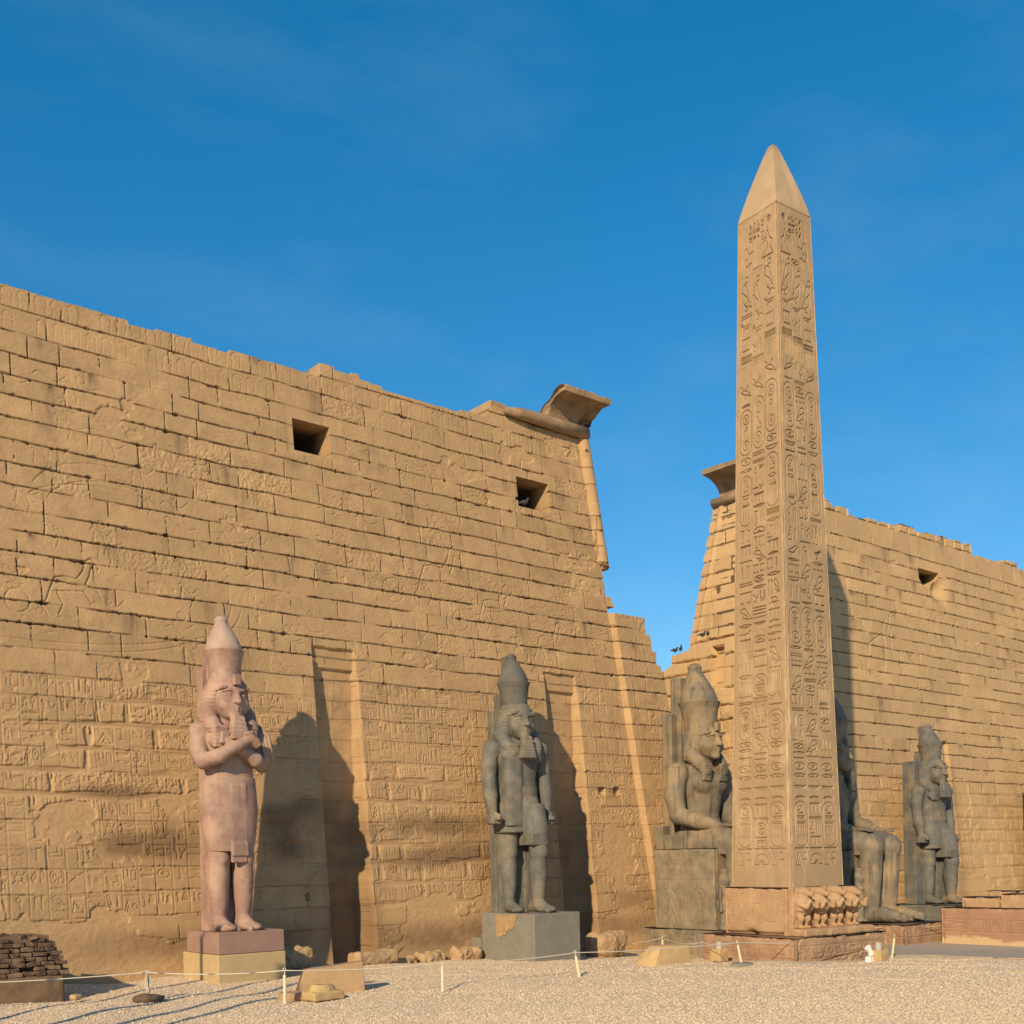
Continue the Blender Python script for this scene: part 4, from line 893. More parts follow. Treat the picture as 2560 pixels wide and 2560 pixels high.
# ------------------------------------------------------------------ sculpting in a signed distance field
class Vol:
    def __init__(s, lo, hi, h):
        s.lo = np.array(lo, float); s.h = h
        s.n = [int(math.ceil((hi[i]-lo[i])/h))+1 for i in range(3)]
        s.ax = [(lo[i]+h*np.arange(s.n[i])).astype(F32) for i in range(3)]
        s.D = np.full(s.n, .4, F32)
    def reg(s, lo, hi, pad):
        sl_ = []
        for i in range(3):
            a = max(0, int((lo[i]-pad-s.lo[i])/s.h)); b = min(s.n[i], int((hi[i]+pad-s.lo[i])/s.h)+2)
            if b <= a: return None
            sl_.append(slice(a, b))
        return tuple(sl_)
    def put(s, f, lo, hi, k=.05, sub=False):
        r = s.reg(lo, hi, k+3*s.h)
        if r is None: return s
        x = s.ax[0][r[0], None, None]; y = s.ax[1][None, r[1], None]; z = s.ax[2][None, None, r[2]]
        d = f(x, y, z); a = s.D[r]
        if sub: d = -d
        if k <= 0: s.D[r] = np.maximum(a, d) if sub else np.minimum(a, d); return s
        hh = np.clip(.5+.5*((a-d) if not sub else (d-a))/k, 0, 1)
        s.D[r] = (a*(1-hh)+d*hh-k*hh*(1-hh)) if not sub else (a*(1-hh)+d*hh+k*hh*(1-hh))
        return s
    def ell(s, c, r, k=.05, sub=False, rot=None):
        m = max(r)
        Rm = None if rot is None else np.array(Euler(rot).to_matrix()).T
        def f(x, y, z):
            p = [x-c[0], y-c[1], z-c[2]]
            if Rm is not None: p = [Rm[i, 0]*p[0]+Rm[i, 1]*p[1]+Rm[i, 2]*p[2] for i in range(3)]
            k0 = np.sqrt((p[0]/r[0])**2+(p[1]/r[1])**2+(p[2]/r[2])**2)
            k1 = np.sqrt((p[0]/r[0]**2)**2+(p[1]/r[1]**2)**2+(p[2]/r[2]**2)**2)+1e-6
            return k0*(k0-1)/k1
        q = [m]*3 if rot else r
        return s.put(f, [c[i]-q[i] for i in range(3)], [c[i]+q[i] for i in range(3)], k, sub)
    def cone(s, a, b, ra, rb, k=.05, sub=False, sy=1.0):
        a = np.array(a, float); b = np.array(b, float); ab = b-a; L2 = float(ab@ab)+1e-9; m = max(ra, rb)*1.3
        def f(x, y, z):
            px, py, pz = x-a[0], y-a[1], z-a[2]
            t = np.clip((px*ab[0]+py*ab[1]+pz*ab[2])/L2, 0, 1)
            return np.sqrt((px-t*ab[0])**2+((py-t*ab[1])*sy)**2+(pz-t*ab[2])**2)-(ra+(rb-ra)*t)
        return s.put(f, np.minimum(a, b)-m, np.maximum(a, b)+m, k, sub)
    def path(s, pts, rad, k=.05):
        for i in range(len(pts)-1): s.cone(pts[i], pts[i+1], rad[i], rad[i+1], k)
        return s
    def box(s, c, hf, rd=.02, k=.03, sub=False, rot=None):
        Rm = None if rot is None else np.array(Euler(rot).to_matrix()).T
        m = [v*1.0 for v in hf] if rot is None else [float(np.linalg.norm(hf))]*3
        def f(x, y, z):
            p = [x-c[0], y-c[1], z-c[2]]
            if Rm is not None: p = [Rm[i, 0]*p[0]+Rm[i, 1]*p[1]+Rm[i, 2]*p[2] for i in range(3)]
            q = [np.abs(p[i])-(hf[i]-rd) for i in range(3)]
            return np.sqrt(np.maximum(q[0], 0)**2+np.maximum(q[1], 0)**2+np.maximum(q[2], 0)**2)+np.minimum(np.maximum(q[0], np.maximum(q[1], q[2])), 0)-rd
        return s.put(f, [c[i]-m[i] for i in range(3)], [c[i]+m[i] for i in range(3)], k, sub)
    def loft(s, secs, k=.05, p=2.0, sub=False, clip=None):
        """secs: (z, cx, cy, rx, ry) bottom to top"""
        S = np.array(secs, float); Z = S[:, 0]
        lo = [(S[:, 1]-S[:, 3]).min(), (S[:, 2]-S[:, 4]).min(), Z[0]]; hi = [(S[:, 1]+S[:, 3]).max(), (S[:, 2]+S[:, 4]).max(), Z[-1]]
        def f(x, y, z):
            zz = np.clip(z, Z[0], Z[-1]); cx, cy, rx, ry = [np.interp(zz, Z, S[:, i]).astype(F32) for i in (1, 2, 3, 4)]
            q = ((np.abs(x-cx)/rx)**p+(np.abs(y-cy)/ry)**p)**(1/p)
            d = np.maximum((q-1)*np.minimum(rx, ry), np.maximum(Z[0]-z, z-Z[-1]))
            if clip: d = np.maximum(d, clip(x, y, z))
            return d
        return s.put(f, lo, hi, k, sub)
    def rough(s, amp, cell, seed):
        rg_ = np.random.default_rng(seed); n = s.n
        g = rg_.random([int(q*s.h/cell)+3 for q in n]).astype(F32)
        for ax_ in range(3):
            t = np.arange(n[ax_])*s.h/cell; i = t.astype(int); fr = (t-i).astype(F32); fr = fr*fr*(3-2*fr)
            sh = [1, 1, 1]; sh[ax_] = -1
            g = np.take(g, i, ax_)*(1-fr.reshape(sh))+np.take(g, i+1, ax_)*fr.reshape(sh)
        s.D += (g-.5)*amp; return s
    def mesh(s, name, m, parent=None, smooth=True):
        D = s.D; D[0] = D[-1] = .3; D[:, 0] = D[:, -1] = .3; D[:, :, 0] = D[:, :, -1] = .3
        ins = D < 0
        n = s.n
        cs = np.zeros([q-1 for q in n], np.int8)
        for dx in (0, 1):
            for dy in (0, 1):
                for dz in (0, 1): cs += ins[dx:n[0]-1+dx, dy:n[1]-1+dy, dz:n[2]-1+dz]
        act = (cs > 0) & (cs < 8)
        I = np.argwhere(act); cid = np.full(act.shape, -1, np.int32); cid[act] = np.arange(len(I))
        acc = np.zeros((len(I), 3), np.float64); cnt = np.zeros(len(I))
        crn = [(dx, dy, dz) for dx in (0, 1) for dy in (0, 1) for dz in (0, 1)]
        for a in crn:
            for ax_ in range(3):
                if a[ax_]: continue
                b = list(a); b[ax_] = 1
                da = D[I[:, 0]+a[0], I[:, 1]+a[1], I[:, 2]+a[2]].astype(float); db = D[I[:, 0]+b[0], I[:, 1]+b[1], I[:, 2]+b[2]].astype(float)
                cr = (da < 0) != (db < 0); t = np.where(cr, da/(da-db+1e-12), 0)
                pt = np.tile(np.array(a, float), (len(I), 1)); pt[:, ax_] += t
                acc += pt*cr[:, None]; cnt += cr
        V_ = (I+acc/cnt[:, None])*s.h+s.lo
        quads = []
        for ax_ in range(3):
            o1, o2 = [(1, 2), (2, 0), (0, 1)][ax_]
            sa = [slice(1, -1)]*3; sa[ax_] = slice(0, -1); sb = [slice(1, -1)]*3; sb[ax_] = slice(1, None)
            A_ = ins[tuple(sa)]; B_ = ins[tuple(sb)]
            for flip in (0, 1):
                E_ = np.argwhere((A_ & ~B_) if not flip else (~A_ & B_))
                if not len(E_): continue
                off = np.array([1, 1, 1]); off[ax_] = 0; P_ = E_+off
                def cell(d1, d2):
                    q = P_.copy(); q[:, o1] -= d1; q[:, o2] -= d2; return cid[q[:, 0], q[:, 1], q[:, 2]]
                qd = np.stack([cell(1, 1), cell(0, 1), cell(0, 0), cell(1, 0)], -1)
                quads.append(qd if not flip else qd[:, ::-1])
        return mesh_np(name, V_, np.concatenate(quads), m, parent, smooth)

def head(v, o, s, broken=False):
    """face and ears; o = chin point on the body axis, s = scale. forward is -y"""
    def P(x, y, z): return (o[0]+x*s, o[1]+y*s, o[2]+z*s)
    def rr(*a): return tuple(q*s for q in a)
    v.ell(P(0, -.10, .44), rr(.335, .40, .45), .02)
    v.ell(P(0, -.27, .20), rr(.235, .22, .20), .10*s)              # jaw
    v.ell(P(0, -.40, .06), rr(.12, .10, .09), .06*s)               # chin
    for q in (-1, 1):
        v.ell(P(q*.19, -.34, .30), rr(.13, .12, .13), .08*s)       # cheek
        v.ell(P(q*.145, -.50, .485), rr(.105, .085, .055), .05*s, sub=True)   # eye socket
        v.ell(P(q*.145, -.405, .475), rr(.085, .06, .042), .012*s)    # eye
        v.path([P(q*.05, -.47, .55), P(q*.15, -.46, .585), P(q*.26, -.37, .555)], [.024*s]*3, .02*s)   # brow
        v.path([P(q*.06, -.455, .44), P(q*.15, -.455, .43), P(q*.24, -.38, .455)], [.012*s]*3, .012*s)  # lower lid
        v.ell(P(q*.36, -.05, .47), rr(.05, .085, .15), .02*s)      # ear
        v.ell(P(q*.40, -.07, .49), rr(.03, .045, .09), .02*s, sub=True)
    v.cone(P(0, -.45, .55), P(0, -.555, .345), .040*s, .062*s, .04*s)     # nose
    for q in (-1, 1): v.ell(P(q*.055, -.515, .34), rr(.042, .05, .036), .02*s)
    v.path([P(-.125, -.43, .225), P(0, -.485, .235), P(.125, -.43, .225)], [.016*s, .032*s, .016*s], .012*s)
    v.path([P(-.11, -.43, .185), P(0, -.475, .175), P(.11, -.43, .185)], [.015*s, .034*s, .015*s], .012*s)
    v.path([P(-.13, -.47, .206), P(0, -.515, .206), P(.13, -.47, .206)], [.008*s]*3, 0) if False else None
    return v

def nemes(o, s, m, parent, h=.02, uraeus=True, lap=True, wing=True):
    """striped royal headcloth with lappets on the chest"""
    v = Vol((o[0]-.85*s, o[1]-.75*s, o[2]-.75*s), (o[0]+.85*s, o[1]+.6*s, o[2]+1.1*s), h)
    def P(x, y, z): return (o[0]+x*s, o[1]+y*s, o[2]+z*s)
    L = lambda z, cy, rx, ry: (o[2]+z*s, o[0], o[1]+cy*s, rx*s, ry*s)
    v.loft([L(.58, -.02, .40, .42), L(.72, -.0, .385, .41), L(.84, .02, .33, .36), L(.91, .03, .23, .27), L(.95, .03, .1, .12)], .03*s)
    # side wings behind the ears
    v.loft([L(-.06, .12, .55, .20), L(.12, .10, .55, .25), L(.42, .06, .48, .31), L(.62, .03, .42, .36), L(.75, .02, .38, .38)], .03*s, p=2.6)
    v.box(P(0, -.36, .625), (.31*s, .06*s, .035*s), .02*s, .02*s)         # band over the brow
    if lap:
        for q in (-1, 1):
            v.path([P(q*.42, .0, .10), P(q*.40, -.22, -.12), P(q*.33, -.34, -.34)], [.20*s, .15*s, .11*s], .06*s)
            v.box(P(q*.31, -.36, -.34), (.15*s, .06*s, .22*s), .03*s, .06*s, rot=(.12, 0, 0))
    v.loft([L(-.3, .18, .26, .2), L(.1, .16, .3, .2)], .04*s)
    # fine ribs of the cloth
    zz = (v.ax[2]-o[2])/s; rib = .0035*s*np.sin(zz*2*math.pi/.075)
    v.D += (rib*((zz < .6)))[None, None, :]
    if uraeus:
        v.box(P(0, -.47, .74), (.085*s, .05*s, .15*s), .03*s, .02*s); v.box(P(0, -.42, .60), (.06*s, .05*s, .06*s), .02*s, .02*s)
    # hollow for the face
    v.ell(P(0, -.42, .28), (.33*s, .48*s, .40*s), .015*s, sub=True)
    v.box(P(0, -.40, .3), (.345*s, .22*s, .29*s), .1*s, .015*s, sub=True)
    return v.mesh('headcloth', m, parent)

def crown(o, s, m, m2, parent, h=.022, rz=.75, wz=1.04, lean=.10, stump=False):
    """double crown; o = centre of its foot on top of the headcloth"""
    v = Vol((o[0]-.7*s, o[1]-.7*s, o[2]-.35*s), (o[0]+.7*s, o[1]+.8*s, o[2]+(rz+.05)*s), h)
    L = lambda z, cy, rx, ry: (o[2]+z*s, o[0], o[1]+cy*s, rx*s, ry*s)
    v.loft([L(-.25, 0, .385, .40), L(.0, 0, .40, .42), L(rz*.35, .02, .42, .44), L(rz*.7, .04, .46, .48), L(rz*.93, .05, .51, .53), L(rz, .05, .53, .55)], .01)
    v.loft([L(rz-.04, .05, .47, .49), L(rz+.04, .05, .47, .49)], .01, sub=True)
    ob_ = v.mesh('crown', m, parent)
    v = Vol((o[0]-.6*s, o[1]-.6*s, o[2]+(rz-.3)*s), (o[0]+.6*s, o[1]+.9*s, o[2]+(rz+wz+.1)*s), h)
    t = wz
    v.loft([L(rz-.12, .05, .475, .49), L(rz+.1*t, .06, .46, .47), L(rz+.28*t, .08, .41, .42), L(rz+.46*t, .11, .335, .345), L(rz+.62*t, .13, .255, .26), L(rz+.74*t, .15, .195, .20), L(rz+.82*t, .16, .165, .17)], .03)
    v.ell((o[0], o[1]+.165*s, o[2]+(rz+.895*t)*s), (.175*s, .175*s, .13*s), .03)
    wc = v.mesh('white_crown', m2, parent)
    return ob_

def beard(o, s, m, parent, L_=.46):
    v = Vol((o[0]-.25*s, o[1]-.75*s, o[2]-.65*s), (o[0]+.25*s, o[1]-.1*s, o[2]+.2*s), .018)
    def f(x, y, z):
        t = np.clip((o[2]+.07*s-z)/(L_*s), 0, 1); wx = (.115+.075*t)*s; wy = (.08+.045*t)*s; cy = o[1]-(.40+.05*t)*s
        d = np.maximum(np.abs(x-o[0])-wx, np.abs(y-cy)-wy); d = d+.006*np.sin(z*60)
        return np.maximum(d, np.maximum(o[2]+.07*s-L_*s-z, z-o[2]-.07*s))
    v.put(f, (o[0]-.25*s, o[1]-.7*s, o[2]-.6*s), (o[0]+.25*s, o[1]-.2*s, o[2]+.1*s), 0)
    return v.mesh('beard', m, parent)

def fist(v, c, ax, s=1.0):
    """clenched hand round a short rod: palm, four curled fingers, thumb"""
    v.ell(c, (.13*s, .19*s, .15*s), .04)
    for i in range(4):
        y = c[1]-.145*s+.085*s*i
        x = c[0]+ax*.11*s
        v.path([(c[0]-ax*.10*s, y, c[2]+.02*s), (c[0]-ax*.09*s, y, c[2]-.13*s), (x, y, c[2]-.14*s), (x+ax*.02*s, y, c[2]-.03*s)], [.045*s, .05*s, .046*s, .04*s], .012)
    v.path([(c[0]-ax*.03*s, c[1]-.14*s, c[2]+.10*s), (c[0]+ax*.05*s, c[1]-.23*s, c[2]+.02*s), (c[0]+ax*.10*s, c[1]-.21*s, c[2]-.08*s)], [.055*s, .052*s, .04*s], .02)
    v.cone((c[0], c[1]-.27*s, c[2]-.03*s), (c[0], c[1]+.22*s, c[2]-.03*s), .055*s, .055*s, .005)

def foot(v, x, yh, yt, k=.04):
    """heel at yh, toes at yt (< yh)"""
    L_ = yh-yt
    v.path([(x, yh, .16), (x, yh-L_*.35, .20), (x, yh-L_*.72, .11)], [.17, .18, .11], k)
    v.ell((x, yh-L_*.6, .10), (.22, L_*.42, .12), k)
    for i, (dx, l_, r_) in enumerate(((-.15, .0, .075), (-.055, .015, .055), (.03, .05, .05), (.105, .09, .047), (.17, .14, .043))):
        sgn = 1 if x > 0 else -1
        v.path([(x+dx*sgn, yt+.22+l_, .10), (x+dx*sgn*1.05, yt+.07+l_, .065)], [r_*1.05, r_], .018)

def legs(v, spec, kneez=1.85):
    for (x, y0, yf, ytoe) in spec:
        v.loft([(.15, x, y0+.02, .19, .22), (.38, x, y0, .18, .21), (.8, x, y0-.01, .235, .27), (1.2, x, y0+.02, .275, .31), (1.55, x, y0-.03, .25, .28), (1.75, x, y0-.05, .27, .30), (2.0, x, y0-.03, .28, .31), (2.5, x, y0+.02, .32, .34), (3.2, x*.95, y0*.6, .36, .36)], .05)
        v.ell((x, y0-.27, 1.78), (.15, .10, .17), .08)
        v.cone((x, y0-.20, 1.5), (x, y0-.16, .5), .06, .05, .08)
        foot(v, x, yf, ytoe)

def standing(name, label, kind, loc, s, mats, group='standing royal statues', rz=0.0, hs_=1.22):
    """royal figure; design height feet to top of headcloth is 6.2"""
    mb_, mc, mw = mats
    root = empty(name, loc, label, 'statue', group, rz, s)
    h = .021
    v = Vol((-1.5, -1.65, -.05), (1.5, .75, 6.35), h)
    if kind == 'crossed':
        v.loft([(3.0, 0, .0, .66, .42), (3.5, 0, -.02, .64, .40), (3.9, 0, -.03, .60, .37), (4.25, 0, -.02, .64, .38), (4.58, 0, -.02, .68, .42), (4.84, 0, .0, .70, .40), (5.0, 0, .02, .56, .33), (5.1, 0, .02, .40, .26)], .06, 2.3)
        legs(v, ((-.30, .02, .28, -.78), (.30, -.05, .22, -.86)))
        v.box((0, .24, 1.1), (.52, .14, 1.1), .03, .03)
        for q in (-1, 1): v.ell((q*.33, -.36, 4.62), (.34, .12, .22), .10); v.ell((q*.70, .02, 4.84), (.24, .25, .23), .08)
        v.cone((0, -.42, 3.68), (0, -.5, 3.68), .035, .03, .0, sub=True)
        # right arm (viewer's left) lies over the left
        v.path([(.72, .03, 4.82), (.80, -.08, 4.38), (.78, -.28, 4.05)], [.215, .20, .185], .06)
        v.path([(.78, -.28, 4.05), (.50, -.50, 4.14), (.10, -.54, 4.38), (-.22, -.54, 4.58)], [.185, .175, .14, .12], .04)
        v.path([(-.72, .03, 4.82), (-.80, -.08, 4.38), (-.77, -.30, 4.08)], [.22, .205, .19], .06)
        v.path([(-.77, -.30, 4.08), (-.50, -.58, 4.20), (-.05, -.72, 4.46), (.12, -.74, 4.57)], [.185, .175, .14, .12], .04)
        v.ell((.23, -.76, 4.64), (.18, .13, .14), .04)
        for i in range(4): v.path([(.15+.072*i, -.87, 4.75-.045*i), (.26+.052*i, -.88, 4.64-.05*i), (.25+.043*i, -.79, 4.53-.03*i)], [.046, .048, .042], .014)
        v.path([(.09, -.80, 4.73), (.24, -.84, 4.78)], [.055, .045], .02)
        v.ell((-.28, -.53, 4.58), (.14, .12, .12), .03)
    else:
        full = kind == 'whole'
        v.loft([(3.0, 0, .0, .66, .42), (3.5, 0, -.02, .62, .40), (3.9, 0, -.03, .56, .36), (4.25, 0, -.02, .62, .38), (4.58, 0, -.02, .70, .43), (4.84, 0, .0, .74, .40), (5.0, 0, .02, .60, .33), (5.1, 0, .02, .40, .26)], .06, 2.3)
        legs(v, ((-.33, .06, .34, -.70), (.33, -.55, -.28, -1.38)))
        v.box((-.02, .30, 1.3), (.58, .20, 1.35), .03, .03)
        v.box((.33, -.12, 1.2), (.07, .42, 1.2), .03, .05)             # stone web behind the leading leg
        for q in (-1, 1):
            v.ell((q*.36, -.37, 4.62), (.34, .12, .22), .10); v.ell((q*.82, .02, 4.82), (.27, .28, .26), .08)
            v.path([(q*.85, .03, 4.80), (q*.93, .05, 4.3), (q*.96, .0, 3.85)], [.25, .235, .20], .06)
            v.path([(q*.96, .0, 3.85), (q*.96, -.06, 3.45), (q*.94, -.14, 2.98)], [.20, .205, .135], .05)
            fist(v, (q*.93, -.18, 2.80), -q, 1.12)
            v.box((q*.72, .18, 4.0), (.20, .10, 1.1), .03, .04)
        # left half of the chest survives proud, the other half is cut back
        if not full: v.loft([(2.55, -.31, -.13, .32, .36), (3.6, -.30, -.12, .30, .36), (4.3, -.32, -.10, .33, .38), (4.6, -.34, -.10, .36, .42)], .03, 3.2)
    v.cone((0, .02, 4.92), (0, -.04, 5.35), .29, .28, .06)
    head(v, (0, 0, 5.10), hs_)
    v.rough(.012, .35, 3); v.rough(.008, .12, 4)
    v.mesh('body', mb_, root)
    # kilt
    v = Vol((-1.0, -1.35, 1.5), (1.0, .6, 4.1), h)
    if kind == 'crossed':
        v.loft([(1.93, 0, -.02, .575, .42), (2.3, 0, -.02, .65, .45), (2.9, 0, -.01, .72, .47), (3.4, 0, .0, .70, .44), (3.72, 0, -.01, .655, .41)], .02, 2.4)
        v.box((.06, -.385, 2.6), (.20, .06, .95), .03, .05); v.box((.07, -.44, 1.98), (.22, .05, .17), .03, .03)
        v.loft([(3.55, 0, -.01, .675, .425), (3.74, 0, -.01, .665, .415)], .01, 2.4)
    else:
        v.loft([(2.36, -.05, .0, .64, .46), (2.9, 0, -.02, .66, .47), (3.3, 0, .0, .64, .44), (3.62, 0, -.01, .60, .40)], .02, 2.4)
        v.loft([(1.98, .30, -.38, .36, .52), (2.3, .29, -.34, .36, .50), (2.9, .24, -.2, .36, .42), (3.4, .2, -.08, .34, .38)], .03, 3.0)
        v.box((.12, -.80, 2.14), (.20, .06, .16), .03, .06, rot=(.12, 0, .1))
        v.loft([(3.50, 0, -.01, .635, .43), (3.72, 0, -.01, .61, .41)], .01, 2.3)
    v.rough(.010, .3, 5)
    v.mesh('kilt', mb_, root)
    nemes((0, 0, 5.10), hs_, mb_, root, h=.016, uraeus=(kind == 'crossed'))
    beard((0, -.08, 5.10), hs_, mb_, root, .47 if kind == 'crossed' else .55)
    crown((0, .05, 6.20), .95, mc, mw, root, rz=.67, wz=.89, h=.018)
    bp = MB()
    if kind == 'crossed':
        bp.box((0, .44, 3.2), (.50, .16, 3.2), bev=.02); bp.box((0, .36, 6.35), (.38, .16, .38), bev=.02)
    else:
        bp.box((0, .46, 3.0), (.62, .16, 3.0), bev=.02); bp.box((0, .46, 6.0), (.40, .14, .5), bev=.02); bp.box((0, .40, 6.9), (.17, .14, .75), bev=.02)
    bp.build('back_pillar', mb_, root)
    if kind == 'crossed':
        fl = MB()
        for i in range(3):
            fl.tube([(.58+.085*i, -.08-.05*i, 5.02), (.74+.08*i, -.32-.03*i, 4.75), (.82+.08*i, -.44-.02*i, 4.12)], [.045, .05, .055], 8)
        fl.tube([(.45, -.34, 4.86), (.75, -.02, 5.06)], .06, 8)
        fl.build('flail', mb_, root, True)
        cr_ = MB(); cr_.box((-.34, -.56, 4.64), (.11, .07, .15), (0, .1, 0), .03); cr_.build('crook_stump', mw, root)
    return root

RED = standing('standing_colossus', 'pink granite pharaoh with crossed arms and tall crown, on a mauve and cream plinth', 'crossed', (13.06, 26.85, 1.15), 1.04, (M['pinkstatue'], M['pinkstatue'], M['pinkcrown']))
BLUE = standing('standing_colossus', 'grey pharaoh striding with arms straight down, on a grey rendered plinth', 'striding', (23.0, 27.25, 1.17), 1.05, (M['greystatue'], M['greycrown'], M['greycrown']), rz=R(-9))
tag(RED, group='standing royal statues'); tag(BLUE, group='standing royal statues')
FAR = standing('standing_colossus', 'grey brown pharaoh with striding legs and tall pale crown, right of the obelisk', 'whole', (47.35, 27.2, .47), 1.045, (M['greyfar'], M['greyfar'], M['greyfar']), rz=R(-8))
EDGE = dup(FAR, (58.55, 27.4, .47), None, 'dark statue cut off by the right edge of the photo, only its arm showing')
# dark slab behind the far standing figure
mb = MB(); mb.box((0, .40, 3.05), (1.0, .30, 3.05), bev=.02)
mb.build('back_slab', M['greyfar'], FAR)
FAR.scale = EDGE.scale = (1.12, 1.06, 1.045)

# ------------------------------------------------------------------ carved blocks
def relief_block(name, hx, hy, z0, z1, m, parent, carveL=None, carveF=None, cell=.02, nz=.02, seed=1, worn=.05, dent=None, loc=(0, 0, 0), attr=None, top=.03):
    """block whose -x and -y faces are carved; the rest plain, edges worn"""
    hgt = z1-z0; V_ = []; F_ = []; n_ = 0; AT = []
    for side, L_, cf in (('L', 2*hy, carveL), ('F', 2*hx, carveF)):
        Hb = Relief(0, L_, 0, hgt, cell)
        if cf: cf(Hb, L_, hgt)
        n2 = (vnoise(Hb.nv, Hb.nu, .5/cell, .6/cell, seed+len(side)+ord(side), 4, .55)-.5)
        U_, W_ = np.meshgrid(Hb.u, Hb.v)
        d = np.minimum(np.minimum(U_, L_-U_), np.minimum(W_+.3, hgt-W_))
        e = vnoise(Hb.nv, Hb.nu, .3/cell, .3/cell, seed+20, 3)
        hh = -Hb.c*(.6+.5*e)+n2*nz-worn*sstep(.14, 0, d)*sstep(.35, .7, e)-.02*sstep(.035, 0, d)
        if dent: hh = hh+dent(side, U_, W_)
        hh = np.minimum(hh, .03)*sstep(0, .03, np.minimum(U_, L_-U_))
        zt = W_-sstep(hgt-.12, hgt, W_)*top*vnoise(Hb.nv, Hb.nu, 9, .35/cell, seed+31, 3)*2
        if side == 'L': X, Y = -hx-hh, hy-U_
        else: X, Y = -hx+U_, -hy-hh
        V_.append(np.stack([X, Y, z0+zt], -1).reshape(-1, 3)); i = np.arange(Hb.nv*Hb.nu).reshape(Hb.nv, Hb.nu)+n_
        F_.append(np.stack([i[:-1, :-1], i[:-1, 1:], i[1:, 1:], i[1:, :-1]], -1).reshape(-1, 4)); n_ += Hb.nv*Hb.nu
        if attr: AT.append(attr(side, U_, W_).ravel())
    q = [(hx, -hy, z0), (hx, hy, z0), (-hx, hy, z0), (hx, -hy, z1), (hx, hy, z1), (-hx, hy, z1), (-hx, -hy, z1-.01)]
    V_.append(np.array(q)); F_.append(np.array([(n_, n_+1, n_+4, n_+3), (n_+1, n_+2, n_+5, n_+4), (n_+3, n_+4, n_+5, n_+6)]))
    if attr: AT.append(np.zeros(7))
    o = mesh_np(name, np.concatenate(V_), np.concatenate(F_), m, parent, True, {'sandy': np.concatenate(AT)} if attr else None)
    o.location = loc
    return o

def band(Hb, L_, v0, v1, rng_, cw, lw=.022, dp=.03, frame=True):
    if frame: Hb.stroke([(.05, v0-.03), (L_-.05, v0-.03)], lw, dp); Hb.stroke([(.05, v1+.03), (L_-.05, v1+.03)], lw, dp)
    u = .08
    while u < L_-cw:
        g = SIGNS[rng_.integers(len(SIGNS))]; hh = (v1-v0)
        if g in WIDE:
            Hb.sign(g, u, v0+hh*.05, cw, hh*.4, lw, dp); Hb.sign(SIGNS[rng_.integers(len(SIGNS))], u, v0+hh*.52, cw, hh*.44, lw, dp)
        else: Hb.sign(g, u+cw*.08, v0+hh*.03, cw*.84, hh*.92, lw, dp)
        u += cw*1.12

# statue plinths
ped = empty('statue_plinth', (13.2, 27.0, -.1), 'rendered plinth in mauve over cream under the pink pharaoh', 'plinth', 'plinths of the standing statues')
def ped_box(parent, name, m, x0, x1, y0, y1, z0, z1, org, bev=.015):
    mb = MB(); mb.box(((x0+x1)/2-org[0], (y0+y1)/2-org[1], (z0+z1)/2-org[2]), ((x1-x0)/2, (y1-y0)/2, (z1-z0)/2), bev=bev)
    return mb.build(name, m, parent)
o_ = (13.2, 27.0, -.1)
ped_box(ped, 'upper_block', M['mauve'], 12.27, 14.07, 25.93, 27.75, .62, 1.165, o_, .02)
ped_box(ped, 'lower_block', M['cream'], 12.25, 14.09, 25.91, 27.95, -.25, .617, o_, .02)
pedb = empty('statue_plinth', (23.0, 27.1, -.3), 'grey rendered plinth with an old inscribed fragment set in its side', 'plinth', 'plinths of the standing statues')
o_ = (23.0, 27.1, -.3)
ped_box(pedb, 'block', M['greyped'], 22.18, 24.05, 25.62, 28.15, -.6, 1.175, o_, .02)
ped_box(pedb, 'step', M['greyped'], 22.12, 23.6, 28.15, 28.62, -.6, .38, o_, .02)
Hp = Relief(0, 1.0, 0, .72, .012); rgp = np.random.default_rng(71)
Hp.stroke([(0, .50), (1, .50)], .014, .02)
for k_, g in enumerate(('sun', 'man', 'sun', 'owl')): Hp.sign(g, .06+k_*.23, .24, .2, .22, .014, .025)
band(Hp, 1.0, .02, .2, rgp, .16, .012, .02, False)
Up, Vp = np.meshgrid(Hp.u, Hp.v)
mk = (Vp > .02+.36*sstep(.2, 1, Up)+.03*np.sin(Up*23)) & (Up > .03+.02*np.sin(Vp*19)) & (Up < .97-.08*(Vp < .5)+.02*np.sin(Vp*31))
mk = mk[:-1, :-1] & mk[1:, 1:] & mk[1:, :-1] & mk[:-1, 1:]
Hp.h = -Hp.c+.012*(vnoise(Hp.nv, Hp.nu, 8, 8, 5, 3)-.5)
grid_build('inscribed_fragment', Hp, lambda u, v, hh: (22.18-.028-hh-23.0, 27.45-u*1.05-27.1, .42+v+.3), M['greypatch'], pedb, mk, None, lambda a, t: a+np.array((.03*t, 0, 0), F32))
pedf = empty('statue_plinth', (47.4, 27.0, -.6), 'low carved stone plinth behind the red granite block, under the grey brown pharaoh', 'plinth', 'plinths of the standing statues')
rgp = np.random.default_rng(5)
relief_block('block', 1.35, 1.9, 0, 1.08, M['greyfar'], pedf, lambda Hb, L_, h_: band(Hb, L_, h_*.3, h_*.8, rgp, .35), lambda Hb, L_, h_: band(Hb, L_, h_*.3, h_*.8, rgp, .35), .03, .04, 3)
pede = dup(pedf, (58.7, 27.0, -.6), None, 'stone plinth of the cut off statue at the right edge')

